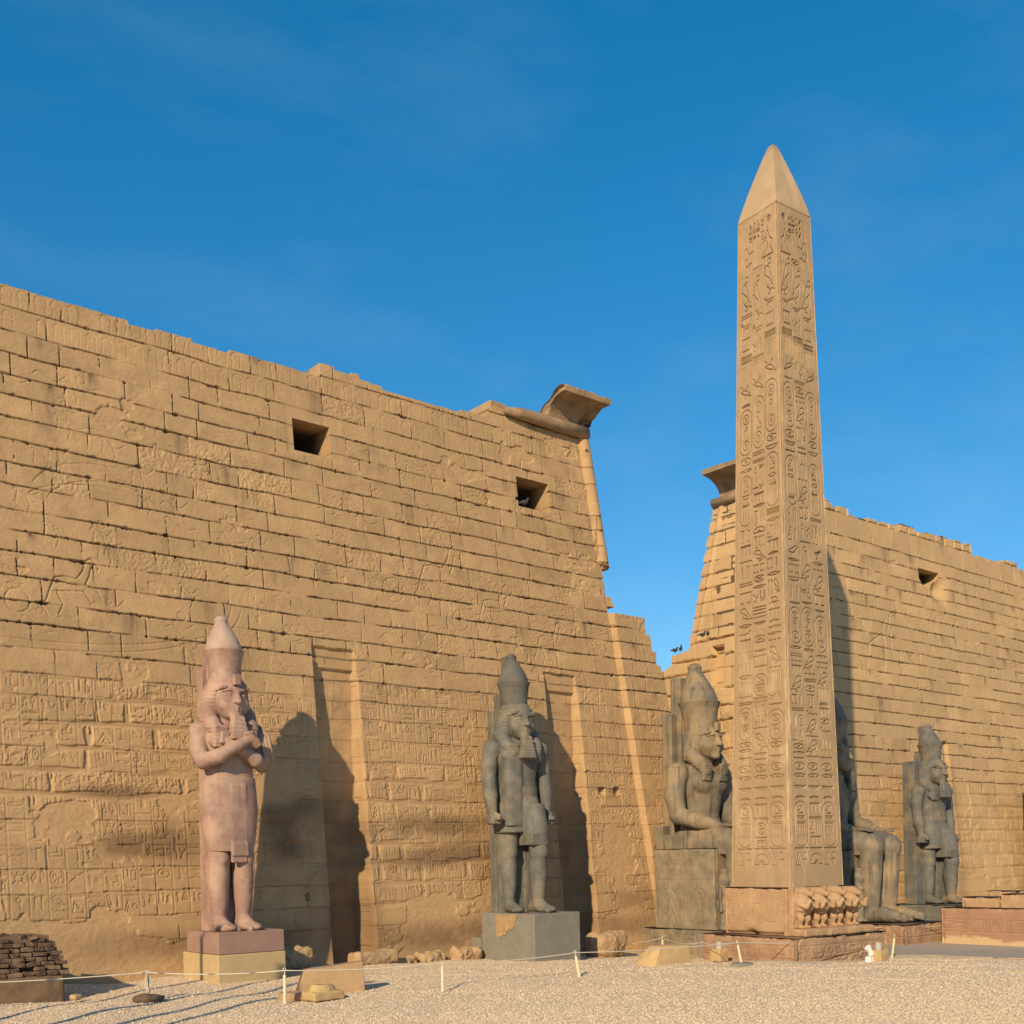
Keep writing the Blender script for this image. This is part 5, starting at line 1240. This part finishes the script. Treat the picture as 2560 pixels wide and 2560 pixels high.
# ------------------------------------------------------------------ seated colossi
def queen(parent, x, y, z, m, s=1.0):
    v = Vol((x-.5*s, y-.5*s, z-.02), (x+.4*s, y+.45*s, z+2.2*s), .028)
    L = lambda zz, rx, ry, cy=0: (z+zz*s, x, y+cy*s, rx*s, ry*s)
    v.loft([L(.0, .20, .22), L(.15, .17, .17), L(.6, .17, .17), L(.85, .21, .20), L(1.05, .15, .15), L(1.2, .18, .17), L(1.32, .21, .14), L(1.4, .10, .10)], .04)
    v.ell((x, y-.02*s, z+1.56*s), (.14*s, .16*s, .18*s), .03); v.loft([L(1.3, .20, .14, .04), L(1.6, .21, .18, .03), L(1.75, .15, .15, .02), L(1.95, .17, .16, .02)], .03)
    v.path([(x-.22*s, y, z+1.30*s), (x-.25*s, y, z+1.0*s), (x-.23*s, y-.02*s, z+.68*s)], [.065*s, .06*s, .05*s], .02)
    v.ell((x-.22*s, y-.02*s, z+.62*s), (.06*s, .07*s, .08*s), .02)
    for q in (-.07, .07): v.ell((x+q*s, y-.15*s, z+1.2*s), (.055*s, .05*s, .055*s), .02)
    v.ell((x-.05*s, y-.22*s, z+.05*s), (.1*s, .16*s, .06*s), .03)
    return v.mesh('queen_figure', m, parent)

def throne_side(Hb, L_, h_):
    lw, dp = .024, .035
    Hb.stroke([(.06, h_*.60), (L_-.1, h_*.60)], lw*.8, dp*.6)
    for (x0, fl) in ((L_*.24, False), (L_*.70, True)):
        q = -1 if fl else 1
        def P(pts): return [(x0+q*a*1.0, h_*.03+b*h_*.6) for a, b in pts]
        Hb.stroke(P([(-.02, .78), (-.10, .84), (-.12, .93), (-.04, 1.0), (.06, .97), (.08, .88), (.05, .80)]), lw, dp)
        Hb.stroke(P([(-.02, .78), (-.26, .74), (-.32, .6), (-.15, .54)]), lw, dp); Hb.stroke(P([(.05, .78), (.28, .66), (.46, .42)]), lw, dp)
        Hb.stroke(P([(-.12, .66), (-.12, .5), (-.22, .02)]), lw, dp); Hb.stroke(P([(.10, .62), (.12, .5), (.36, .25), (.40, .03)]), lw, dp); Hb.stroke(P([(-.0, .45), (.18, .2), (.32, .02)]), lw, dp)
    Hb.stroke([(L_*.40, .1), (L_*.40, h_*.45)], lw, dp); Hb.stroke([(L_*.53, .1), (L_*.53, h_*.42)], lw, dp)
    Hb.stroke(wavy(L_*.1, h_*.2, 1.2, -.75, .03), lw, dp)
    rg_ = np.random.default_rng(9)
    Hb.text(L_*.28, L_*.64, h_*.62, h_*.86, .24, rg_, .016, .022, lines=False)
    band(Hb, L_*.9, h_*.88, h_*.96, rg_, .2, .014, .02, False)

def seated(label, loc, mats, gq=True):
    m, mc, mw, mt = mats
    root = empty('seated_colossus', loc, label, 'statue', 'seated royal colossi')
    h = .03
    v = Vol((-1.75, -3.6, -.05), (1.75, 1.3, 7.2), h)
    v.loft([(3.0, 0, .30, .85, .62), (3.5, 0, .30, .78, .56), (4.0, 0, .28, .74, .50), (4.5, 0, .26, .84, .54), (5.0, 0, .26, 1.0, .60), (5.4, 0, .28, 1.05, .56), (5.68, 0, .32, .85, .44), (5.85, 0, .32, .50, .34)], .08, 2.3)
    for q in (-1, 1):
        v.ell((q*.45, -.22, 5.05), (.42, .16, .30), .12); v.ell((q*1.13, .32, 5.42), (.34, .38, .36), .10)
        v.path([(q*1.2, .32, 5.4), (q*1.32, .32, 4.6), (q*1.30, .18, 3.92)], [.36, .345, .30], .08)
        v.path([(q*1.30, .18, 3.92), (q*1.10, -.55, 3.72), (q*.82, -1.10, 3.56)], [.30, .28, .19], .06)
        v.ell((q*.74, -1.42, 3.53), (.20, .36, .10), .05)
        for i in range(4): v.path([(q*(.60+.09*i), -1.55, 3.54), (q*(.58+.09*i), -1.85, 3.52), (q*(.58+.085*i), -2.0-.02*(i in (1, 2)), 3.47)], [.055, .05, .042], .014)
        v.path([(q*.58, -1.30, 3.55), (q*.47, -1.48, 3.52), (q*.45, -1.62, 3.49)], [.07, .06, .045], .02)
        v.path([(q*.58, .3, 2.95), (q*.60, -1.0, 2.98), (q*.60, -1.85, 2.92)], [.62, .56, .47], .08)
        v.loft([(.15, q*.60, -1.85, .28, .32), (.45, q*.60, -1.84, .27, .30), (1.1, q*.60, -1.80, .36, .40), (1.7, q*.60, -1.80, .42, .46), (2.3, q*.60, -1.86, .41, .44), (2.9, q*.60, -1.88, .44, .42), (3.2, q*.60, -1.85, .38, .34)], .06)
        v.ell((q*.60, -2.24, 2.85), (.26, .14, .30), .10); v.cone((q*.60, -2.16, 2.3), (q*.60, -2.08, .7), .09, .08, .10)
        v.path([(q*.60, -1.75, .22), (q*.60, -2.4, .26), (q*.60, -3.2, .15)], [.30, .29, .19], .05)
        for i, dx in enumerate((-.19, -.07, .04, .13, .21)): v.path([(q*.6+q*dx, -3.1+.03*i, .14), (q*.6+q*dx*1.05, -3.42+.06*i, .09)], [.085-.01*i, .065-.007*i], .02)
    v.box((0, -1.35, 1.5), (.35, .45, 1.5), .04, .08)               # stone left between the shins
    v.cone((0, .25, 5.6), (0, .10, 6.2), .38, .36, .08)
    head(v, (0, .12, 5.93), 1.42)
    v.rough(.02, .5, 13); v.rough(.012, .15, 14)
    v.mesh('body', m, root)
    v = Vol((-1.3, -2.3, 2.2), (1.3, .9, 4.2), h)
    v.loft([(2.55, 0, -.7, 1.08, 1.28), (3.0, 0, -.62, 1.18, 1.42), (3.35, 0, -.6, 1.10, 1.38), (3.5, 0, -.55, .95, 1.2)], .05, 4)
    v.loft([(3.3, 0, .30, .84, .60), (3.85, 0, .28, .78, .53)], .05, 2.4)
    v.rough(.015, .4, 15); v.mesh('kilt', m, root)
    nemes((0, .12, 5.93), 1.42, m, root, h=.028)
    crown((0, .20, 7.17), 1.42, mc, mw, root, h=.03, rz=.57, wz=.97)
    th = MB()
    th.box((0, 1.18, 3.2), (1.22, .16, .40), bev=.03); th.box((0, 1.12, 5.4), (.80, .22, 2.2), bev=.04); th.box((0, .98, 7.0), (.46, .24, 1.9), bev=.03)
    th.box((-.0, .70, 6.6), (.36, .25, 1.3), bev=.03)
    th.build('back_slab', m, root)
    relief_block('throne', 1.28, 1.38, 0, 2.78, M['throne'], root, throne_side, None, .025, .03, 33, loc=(0, -.02, 0))
    mb = MB(); mb.box((0, .7, 3.0), (1.26, .62, .26), bev=.03); mb.build('seat_back', mt, root)
    if gq: queen(root, -1.06, -1.62, 0, m, 1.06)
    return root
SL = seated('dark seated colossus in a tall crown, left of the obelisk, face turned towards it', (31.25, 26.62, .30), (M['greyseat'], M['greyseat'], M['greyseat'], M['greyseat']))
SR = dup(SL, (39.35, 26.75, .17), None, 'seated colossus half hidden behind the obelisk, its knees and feet lit at the right')

rgp = np.random.default_rng(15)
bl = empty('colossus_base', (31.25, 25.8, -.6), 'dark inscribed stone base under the seated colossus left of the obelisk', 'base', 'bases of the seated colossi')
relief_block('block', 1.5, 2.55, 0, .90, M['greyseat'], bl, lambda Hb, L_, h_: band(Hb, L_, .42, .82, rgp, .34, .022, .035), lambda Hb, L_, h_: band(Hb, L_, .42, .82, rgp, .34), .025, .04, 41)
br = empty('colossus_base', (39.35, 25.5, -.75), 'base under the half hidden seated colossus, its front part brown and carved with signs', 'base', 'bases of the seated colossi')
relief_block('rear_block', 1.5, 1.6, 0, .90, M['greyseat'], br, lambda Hb, L_, h_: band(Hb, L_, .42, .82, rgp, .34), None, .03, .04, 43, loc=(0, 1.05, 0))
relief_block('front_block', 1.45, .95, 0, .88, M['redgranite'], br, lambda Hb, L_, h_: (band(Hb, L_, .46, .82, rgp, .24, .02, .04), band(Hb, L_, .08, .4, rgp, .24, .02, .04, False)), lambda Hb, L_, h_: band(Hb, L_, .42, .82, rgp, .3), .02, .05, 45, worn=.10, loc=(0, -1.55, 0))

# ------------------------------------------------------------------ obelisk pedestal with baboons
CX, CY = OB
opd = empty('obelisk_pedestal', (CX, CY, .40), 'carved granite pedestal with a row of standing baboons, right under the obelisk', 'pedestal', rz=RZ)
rgp = np.random.default_rng(25)
def ped_scene(Hb, L_, h_):
    Hb.stroke([(.06, h_-.10), (L_-.06, h_-.10)], .014, .02); Hb.stroke([(.14, h_-.10), (.14, .12)], .012, .015); Hb.stroke([(L_-.14, h_-.10), (L_-.14, .12)], .012, .015)
    for x in (.62, 1.55, 2.35):
        Hb.sign('kneel', x, .35, .42, .75, .014, .022); Hb.sign('two', x+.40, .5, .22, .6, .012, .018)
    Hb.text(.18, .5, .2, h_-.16, .16, rgp, .010, .018); Hb.text(L_-.45, L_-.18, .2, h_-.16, .14, rgp, .010, .018)
    Hb.text(1.0, 2.4, h_-.42, h_-.14, .17, rgp, .010, .016, lines=False); Hb.text(1.0, 1.4, .25, .95, .17, rgp, .010, .016, lines=False)
def ped_dent(side, U_, W_):
    return -.16*np.exp(-((U_-1.0)/.22)**2-((W_-.02)/.12)**2)-.12*np.exp(-((U_-2.5)/.3)**2-((W_-.0)/.10)**2)-.09*sstep(.12, 0, W_)
relief_block('block', 1.50, 1.24, 0, 1.42, M['obase'], opd, ped_scene, None, .016, .03, 51, worn=.08, dent=ped_dent, loc=(0, -.06, 0))
v = Vol((-1.6, -2.05, -.06), (1.75, -1.1, .30), .03)
v.box((.07, -1.56, .10), (1.60, .42, .115), .05, .02); v.rough(.05, .3, 6); v.rough(.02, .1, 7)
v.mesh('ledge', M['obase'], opd)
v = Vol((-.42, -.62, -.02), (.45, .30, 1.27), .018)
v.loft([(.42, 0, -.05, .20, .20), (.55, 0, -.10, .31, .27), (.75, 0, -.10, .34, .29), (.92, 0, -.06, .28, .25), (1.0, 0, -.03, .2, .2)], .05)     # cape of hair
v.ell((0, -.12, 1.08), (.19, .21, .145), .03); v.cone((0, -.24, 1.05), (0, -.40, 1.01), .10, .075, .03)        # head and muzzle
v.ell((0, -.24, 1.13), (.15, .07, .035), .02)
for q in (-1, 1):
    v.path([(q*.26, -.18, .72), (q*.24, -.42, .66), (q*.20, -.50, .82)], [.095, .08, .06], .03)                  # raised forearms
    v.path([(q*.12, -.06, .52), (q*.15, -.14, .30), (q*.13, -.06, .08)], [.13, .105, .075], .03)
    v.path([(q*.13, -.06, .06), (q*.14, -.22, .04)], [.07, .05], .02)
    v.ell((q*.075, -.33, 1.09), (.03, .03, .022), .01, sub=True)
v.box((0, .12, .6), (.33, .10, .62), .03, .06)
v.rough(.02, .12, 8)
bab = v.mesh('baboon', M['obase'], opd)
for i in range(4):
    b_ = bab if i == 0 else bab.copy()
    if i: C.objects.link(b_); b_.parent = opd
    b_.location = (-1.10+.745*i, -1.42, .21); b_.rotation_euler = (0, 0, (.05, -.04, .03, -.02)[i]); b_.scale = (1, 1, (1, .985, 1.0, .97)[i])
pln = empty('granite_plinth', (CX, CY, -.75), 'worn red granite plinth lying under the obelisk pedestal, half sunk in gravel', 'plinth', rz=RZ)
def pl_dent(side, U_, W_):
    return (-.10*sstep(.25, .0, W_-.55-.1*np.sin(U_*3)) if side == 'F' else 0)*0-.06*np.exp(-((W_-.30-.10*U_*(side == 'F'))/.03)**2)*sstep(.2, .6, U_)*sstep(3.4, 3.0, U_)
relief_block('block', 2.08, 1.86, 0, 1.14, M['redgranite'], pln, lambda Hb, L_, h_: band(Hb, L_, .55, .85, rgp, .36, .022, .03), lambda Hb, L_, h_: (band(Hb, L_, .55, .85, rgp, .30, .022, .035), [Hb.stroke(wavy(rgp.uniform(.2, 3.2), rgp.uniform(.2, .5), .7, rgp.uniform(-.4, .4), .08), .03, .05) for _ in range(9)]), .02, .07, 61, worn=.16, dent=pl_dent, loc=(.08, -.16, 0))

# ------------------------------------------------------------------ red granite block of the missing obelisk
rb = empty('granite_block', (41.6, 20.1, -.75), 'long red granite block at the lower right, sandy along its foot', 'stone block', 'red granite blocks') if False else empty('granite_block', (41.6, 20.1, -.75), 'long red granite block at the lower right, sandy along its foot', 'stone block')
rgp = np.random.default_rng(35)
def rb_sand(side, U_, W_):
    n = vnoise(U_.shape[0], U_.shape[1], 12, 18, 66, 4)
    return sstep(.36, .28, W_-.34*(n-.4)-.06*np.sin(U_*1.7))
relief_block('block', 2.05, 2.35, 0, 1.47, M['redgranite2'], rb, lambda Hb, L_, h_: band(Hb, L_, .62, 1.0, rgp, .40, .02, .03), lambda Hb, L_, h_: band(Hb, L_, .62, 1.0, rgp, .4), .02, .03, 71, attr=rb_sand, worn=.06)
def frag(name, label, x, y, z, hx, hy, h_, seed, rz=0., group='carved fragments on the granite block'):
    e_ = empty(name, (x, y, z), label, 'stone block', group, rz)
    rg_ = np.random.default_rng(seed)
    relief_block('stone', hx, hy, 0, h_, M['obase'], e_, lambda Hb, L_, hh: (Hb.text(.06, L_-.05, .12 if hh < .45 else .3, hh-.05, .28, rg_, .014, .025)), None, .018, .03, seed, worn=.10)
    return e_
frag('carved_fragment', 'carved sandstone fragment at the far end of the red granite block', 40.15, 21.0, .735, .42, .72, .38, 81)
frag('carved_fragment', 'taller carved fragment on the red granite block, nearest the right edge', 40.2, 19.27, .735, .44, .98, .50, 83, .01)
frag('carved_fragment', 'broken topped carved fragment standing behind two others on the red granite block', 41.35, 20.9, .735, .35, .55, .56, 85)

# ------------------------------------------------------------------ posts and ropes
def post(x, y, label, h=.66, lean=(0, 0), old=False, base=False):
    z = gzf(x, y)
    e_ = empty('rope_post', (x, y, z), label, 'post', 'posts of the rope barrier')
    mb = MB(); tx, ty = lean
    if old:
        mb.tube([(0, 0, .05), (tx*h*.5, ty*h*.5, h*.55), (tx*h, ty*h, h)], [.032, .030, .026], 10); mb.build('pole', M['oldpost'], e_)
        v = Vol((-.42, -.34, -.06), (.42, .34, .30), .03); v.ell((0, 0, .07), (.33, .22, .13), .02); v.rough(.09, .16, 3); v.mesh('base_rock', M['darkrock'], e_)
        mb = MB()
        for k in range(5):
            a = k*1.3; mb.tube([(tx*h+.03*math.cos(a), ty*h+.03*math.sin(a), h), (tx*h+.06*math.cos(a), ty*h+.06*math.sin(a), h-.12), (.03*math.cos(a+1), .03*math.sin(a+1), h-.33-.03*k)], .011, 6)
        mb.tube([(-.14, 0, h+.0), (0, .03, h+.03), (.06, 0, h-.02)], .022, 6)
        mb.build('rope_knot', M['rope'], e_)
    else:
        mb.tube([(0, 0, -.05), (tx*h*.86, ty*h*.86, h*.86)], .034, 12); mb.build('pole', M['post'], e_)
        mb = MB(); mb.tube([(tx*h*.86, ty*h*.86, h*.86), (tx*h*.95, ty*h*.95, h*.97)], .010, 6)
        c = (tx*h, ty*h, h+.02); mb.tube([(c[0]+.032*math.cos(a), c[1], c[2]+.032*math.sin(a)) for a in np.linspace(0, 2*math.pi, 13)], .009, 6, False)
        mb.build('ring', M['post'], e_)
    if base:
        v = Vol((-.5, -.5, -.08), (.5, .5, .14), .03); v.loft([(-.05, 0, 0, .38, .30), (.05, 0, 0, .33, .26), (.07, 0, 0, .28, .22)], .02); v.rough(.03, .2, 4); v.mesh('concrete_foot', M['greyped'], e_)
    return (x+tx*h, y+ty*h, z+h)
P0 = (5.2, 25.0, .56)
P1 = post(9.58, 23.69, 'weathered post stuck in a dark rock with rope wound round its top', .64, (.02, .0), old=True)
P2 = post(11.52, 21.26, 'cream rope post in front of the leaning stone slab', .68)
P3 = post(15.14, 20.66, 'cream rope post standing alone in the gravel between both plinths', .60)
P4 = post(18.99, 20.28, 'cream rope post leaning to the left, in front of the grey plinth', .60, (-.14, .10))
P5 = post(25.05, 20.19, 'leaning cream rope post with concrete foot in front of the obelisk plinth', .62, (-.17, .12), base=True)
P6 = post(32.36, 20.1, 'cream rope post leaning right at the right end of the obelisk plinth', .68, (.10, -.10))
P7 = post(38.3, 23.7, 'thin cream rope post standing beside the brown carved base', .66)
P8 = post(28.9, 26.7, 'cream rope post behind the wedge shaped block, by the seated colossus', .58)
def rope(pts, sag, r=.0125):
    mb = MB(); allp = []
    for a, b, sg in zip(pts[:-1], pts[1:], sag):
        a = np.array(a); b = np.array(b)
        for i in range(14):
            t = i/14; p_ = a+(b-a)*t; p_[2] -= sg*4*t*(1-t); allp.append(p_)
    allp.append(np.array(pts[-1])); mb.tube(allp, r, 6)
    return mb
tag(rope([P0, P1, P2, P3, P4, P5, P6], [.04, .06, .05, .06, .05, .10, .14]).build('rope', M['rope'], None, True), 'white rope strung along the front row of posts', 'rope', 'barrier ropes')
tag(rope([(24.0, 27.6, .25), P8, (27.4, 23.6, .12)], [.25, .12], .011).build('rope', M['rope'], None, True), 'slack rope hung from the grey plinth round to the obelisk plinth', 'rope', 'barrier ropes')
tag(rope([P8, (26.2, 22.6, .20), P5], [.10, .06], .010).build('rope', M['rope'], None, True), 'second slack rope ending at the post before the obelisk plinth', 'rope', 'barrier ropes')
tag(rope([(36.0, 25.0, .05), P7, (39.9, 22.6, .02)], [.03, .05], .010).build('rope', M['rope'], None, True), 'short rope in front of the brown carved base', 'rope', 'barrier ropes')

# ------------------------------------------------------------------ loose stones and blocks
def rock(name, label, cat, x, y, hx, hy, hz, m, seed, rz=0., rd=.12, amp=.16, group=None, dz=0.0):
    z = gzf(x, y)+dz
    v = Vol((-hx-.15, -hy-.15, -.15), (hx+.15, hy+.15, 2*hz+.15), max(.022, hx/38))
    v.box((0, 0, hz), (hx, hy, hz), min(rd, hx*.6, hy*.6, hz*.6), .02); v.rough(amp, max(.2, hx*.5), seed); v.rough(amp*.4, max(.08, hx*.16), seed+1)
    o = v.mesh(name, m, None); o.location = (x, y, z); o.rotation_euler = (0, 0, rz)
    return tag(o, label, cat, group)
rock('boulder', 'rounded grey stone lying at the foot of the first flagpole niche', 'boulder', 18.0, 27.95, .72, .34, .20, M['stone'], 31, .05, .2, .12, 'stones along the wall foot')
rock('boulder', 'rough stone behind the cream plinth, left of the first niche', 'boulder', 15.3, 27.9, .55, .3, .30, M['stone'], 32, 0, .2, .22, 'stones along the wall foot')
rock('boulder', 'large rounded boulder half in shadow right of the grey plinth', 'boulder', 26.4, 26.9, .68, .45, .40, M['stone'], 33, .1, .25, .14, 'stones along the wall foot')
for (x, y, hx, hz, sd, lb) in ((20.2, 28.15, .45, .22, 41, 'flat pale stone in the wall foot between the two niches'), (21.5, 28.1, .5, .28, 42, 'upright stone against the wall just left of the grey plinth'), (19.2, 28.2, .4, .14, 43, 'low stone half buried below the wall between the two niches')):
    rock('wall_stone', lb, 'stone', x, y, hx, .25, hz*.8, M['stone'], sd, 0, .14, .15, 'stones along the wall foot', -.06)
rock('small_stone', 'little yellow stone on the gravel by the brick ruin', 'stone', 8.62, 25.3, .11, .09, .07, M['yrock'], 46, .4, .05, .05)
# leaning slab with one slanting end
def prism(name, label, cat, loc, rz, poly, th, m, bev=0, group=None):
    mb = MB(); n = len(poly)
    V_ = [(x, -th, z) for x, z in poly]+[(x, th, z) for x, z in poly]
    c0 = (sum(p[0] for p in poly)/n, -th, sum(p[1] for p in poly)/n); c1 = (c0[0], th, c0[2])
    V_ += [c0, c1]
    f4 = [(i, (i+1) % n, n+(i+1) % n, n+i) for i in range(n)]; f3 = [((i+1) % n, i, 2*n) for i in range(n)]+[(n+i, n+(i+1) % n, 2*n+1) for i in range(n)]
    mb.add(V_, f4, f3); o = mb.build(name, m); o.location = loc; o.rotation_euler = (0, 0, rz)
    bv = o.modifiers.new('bevel', 'BEVEL'); bv.width = .018; bv.segments = 2
    return tag(o, label, cat, group)
prism('stone_slab', 'long sandstone slab with a slanting end, behind the little column base', 'stone block', (13.35, 22.55, gzf(13.3, 22.5)-.05), -.42, [(-.78, 0), (-.70, .22), (-.57, .56), (.2, .63), (.74, .70), (.77, .3), (.78, 0)], .20, M['stone'])
v = Vol((-.5, -.4, -.05), (.5, .4, .4), .02); v.box((0, 0, .09), (.38, .28, .095), .03, .02); v.loft([(.15, -.03, 0, .27, .22), (.22, -.03, 0, .29, .24), (.28, -.03, 0, .26, .21), (.33, -.03, 0, .22, .19)], .02); v.rough(.05, .18, 9)
o = v.mesh('column_base', M['yrock'], None); o.location = (12.42, 21.25, gzf(12.4, 21.2)); tag(o, 'small pale column base on a square foot, in front of the slab', 'column base')
v = Vol((-.4, -.4, -.04), (.4, .4, .22), .02); v.loft([(-.03, 0, 0, .27, .24), (.06, 0, 0, .29, .26), (.08, 0, 0, .265, .235), (.10, 0, 0, .28, .25), (.155, 0, 0, .27, .24)], .015); v.rough(.025, .15, 10)
o = v.mesh('stone_disc', M['stone'], None); o.location = (11.95, 21.75, gzf(11.95, 21.75)); tag(o, 'flat round stone disc behind the cream post', 'stone disc')
# wedge shaped block near the middle
wx, wy = 23.9, 22.0; wz = gzf(wx, wy)-.05
mb = MB(); mb.add([(-.85, .55, 0), (-.78, -.30, 0), (.72, -.42, 0), (.78, .42, 0), (-.30, .30, .58), (-.40, -.20, .60), (.66, -.32, .56), (.70, .34, .56)],
       [(0, 1, 5, 4), (1, 2, 6, 5), (2, 3, 7, 6), (3, 0, 4, 7), (4, 5, 6, 7), (0, 3, 2, 1)])
o = mb.build('wedge_block', M['yrock']); o.location = (wx, wy, wz); bv = o.modifiers.new('bevel', 'BEVEL'); bv.width = .03; bv.segments = 2
tag(o, 'yellow sandstone block with one sloping end, on the gravel left of the obelisk', 'stone block')

# ------------------------------------------------------------------ floodlights
def lampcube(x, y, label):
    z = gzf(x, y); e_ = empty('floodlight', (x, y, z), label, 'floodlight', 'floodlights in the gravel')
    v = Vol((-.3, -.3, -.06), (.3, .3, .42), .02); v.box((0, 0, .17), (.20, .20, .19), .03, .02); v.rough(.03, .15, 12); v.mesh('stone_housing', M['yrock'], e_)
    mb = MB(); mb.tube([(.02, .02, .34), (.02, .02, .56)], .095, 16); mb.tube([(.02, .02, .55), (.02, .02, .575)], .105, 16); mb.build('lamp_body', M['metal'], e_, False)
lampcube(26.55, 22.25, 'short grey lamp in a sandstone cube, left of the leaning post')
lampcube(28.98, 18.42, 'short grey lamp in a sandstone cube, at the right end of the granite plinth')
fx, fy = 28.72, 18.55; e_ = empty('floodlight', (fx, fy, gzf(fx, fy)), 'small white tilted floodlight on a box, beside the right sandstone cube', 'floodlight', 'floodlights in the gravel')
mb = MB(); mb.box((0, 0, .08), (.10, .09, .09), bev=.01); mb.build('ballast_box', M['white'], e_)
mb = MB(); mb.tube([(0, 0, .16), (0, 0, .24)], .02, 8); mb.tube([(.08, -.02, .22), (-.02, .02, .40)], [.075, .085], 14); mb.tube([(-.02, .02, .40), (-.05, .03, .44)], [.10, .10], 14); mb.build('lamp_head', M['white'], e_)

# ------------------------------------------------------------------ brick ruin at the left
br_ = empty('brick_ruin', (6.75, 26.2, -.08), 'low ruin of burnt brick courses on a mud plastered foot, at the left edge', 'ruin')
rg = np.random.default_rng(77)
v = Vol((-4.2, -.75, -.2), (2.05, 1.5, .75), .045); v.box((-1.2, .35, .22), (2.98, .88, .36), .06, .03); v.rough(.07, .5, 20); v.rough(.035, .14, 21); v.mesh('mud_plaster_foot', M['mud'], br_)
bk = MB(); z = .56; row = 0
def ztop(x): return float(np.interp(x, [-4.5, -1.0, .2, .75, 1.2, 1.75], [1.80, 1.62, 1.58, 1.42, 1.36, 1.30]))
while z < 1.72:
    back = .035*row
    for yy, dpth in ((-.42+back, .12), (-.16+back, .12), (.12, .14), (.45, .16), (.80, .16), (1.1, .14)):
        x = -4.0+rg.uniform(0, .2)
        while x < 1.72-.03*row:
            L_ = rg.uniform(.10, .17)
            if z+.10 < ztop(x)+rg.uniform(-.05, .03) and not (yy > -.1 and z < ztop(x)-.30) and rg.random() > .03:
                bk.box((x+L_, yy+rg.uniform(-.03, .03), z+.05+rg.uniform(-.006, .006)), (L_-.008, dpth*rg.uniform(.85, 1.0), .047), (rg.normal(0, .05), rg.normal(0, .05), rg.normal(0, .10)), .016, .010, rg)
            x += 2*L_
    for yy in [.2*k_ for k_ in range(-1, 6)]:      # end face
        if z+.09 < ztop(1.6): bk.box((1.70-.03*row+rg.uniform(-.02, .02), yy, z+.05), (.13, .095, .047), (0, rg.normal(0, .03), rg.normal(0, .06)), .010, .008, rg)
    z += .104; row += 1
for k in range(46):
    x = rg.uniform(-3, 1.4); y = rg.uniform(-.35, .9)
    bk.box((x, y, ztop(x)+rg.uniform(-.05, .05)), (rg.uniform(.05, .10), rg.uniform(.04, .07), .035), tuple(rg.normal(0, .3, 3)), .008, .006, rg)
bk.build('brickwork', M['brick'], br_)
mb = MB(); mb.box((-1.2, .45, 1.0), (2.75, .62, .42)); mb.build('rubble_core', M['mud'], br_)

# ------------------------------------------------------------------ unseen poles added left of the view to cast shadow bands on the gravel
lp = empty('shadow_pole', (2.8, 21.3, -.08), 'added unseen pole left of the view, casting the shadow that climbs the mauve and cream plinth', 'shadow pole', 'added shadow poles left of the forecourt')
mb = MB(); mb.tube([(0, 0, 0), (0, 0, .05), (0, 0, .06), (0, 0, .6), (0, 0, 6.35)], [.2, .2, .10, .09, .07], 12); mb.build('pole', M['metal'], lp, True)
mb = MB(); mb.tube([(0, 0, 6.25), (.15, -.1, 6.42), (.36, -.22, 6.45), (.40, -.25, 6.45), (.60, -.36, 6.42)], [.03, .03, .035, .10, .07], 8); mb.build('lamp_head', M['metal'], lp)  # lamp-shaped top of the added shadow caster, gives no light
for (x, y, lb) in ((3.1, 19.5, 'added unseen pole left of the view, casting the shadow that passes the post in dark rock'), (2.2, 17.65, 'added unseen pole left of the view, casting the shadow that runs towards the leaning stone slab'), (2.9, 17.0, 'added unseen pole left of the view, nearest the camera, casting the lowest shadow on the gravel')):
    dup(lp, (x, y, -.08), None, lb)

# ------------------------------------------------------------------ pigeons
v = Vol((-.12, -.26, -.02), (.12, .26, .34), .014)
v.ell((0, 0, .15), (.075, .135, .08), .02); v.cone((0, .08, .15), (0, .22, .11), .045, .02, .03); v.cone((0, -.09, .19), (0, -.12, .26), .045, .035, .03); v.ell((0, -.135, .275), (.036, .045, .036), .015); v.cone((0, -.17, .275), (0, -.20, .268), .012, .005, .008)
for q in (-1, 1): v.cone((q*.03, 0, .09), (q*.03, -.01, .0), .012, .01, .01)
pg = v.mesh('pigeon', M['bird'], None)
spots = [((29.35, 30.35, 18.60), .6, 'dark pigeon perched at the end of the roof moulding under the left cornice'), ((38.98, 34.9, 12.02), 1.2, 'dark pigeon at the outer end of the broken gate jamb'), ((38.98, 34.55, 12.03), -.6, 'dark pigeon next to the outermost one on the broken gate jamb'), ((38.9, 33.2, 12.44), 1.0, 'dark pigeon on top of the gate jamb under the pylon side'), ((38.92, 32.9, 12.44), 2.2, 'dark pigeon on the gate jamb close to the obelisk edge'), ((25.9, 30.0, 15.06), .9, 'dark pigeon on the sill of the right window of the left tower')]
for i, (l, rz, lb) in enumerate(spots):
    o = pg if i == 0 else pg.copy()
    if i: C.objects.link(o)
    o.location = l; o.rotation_euler = (0, 0, rz); tag(o, lb, 'pigeon', 'pigeons on the ledges')
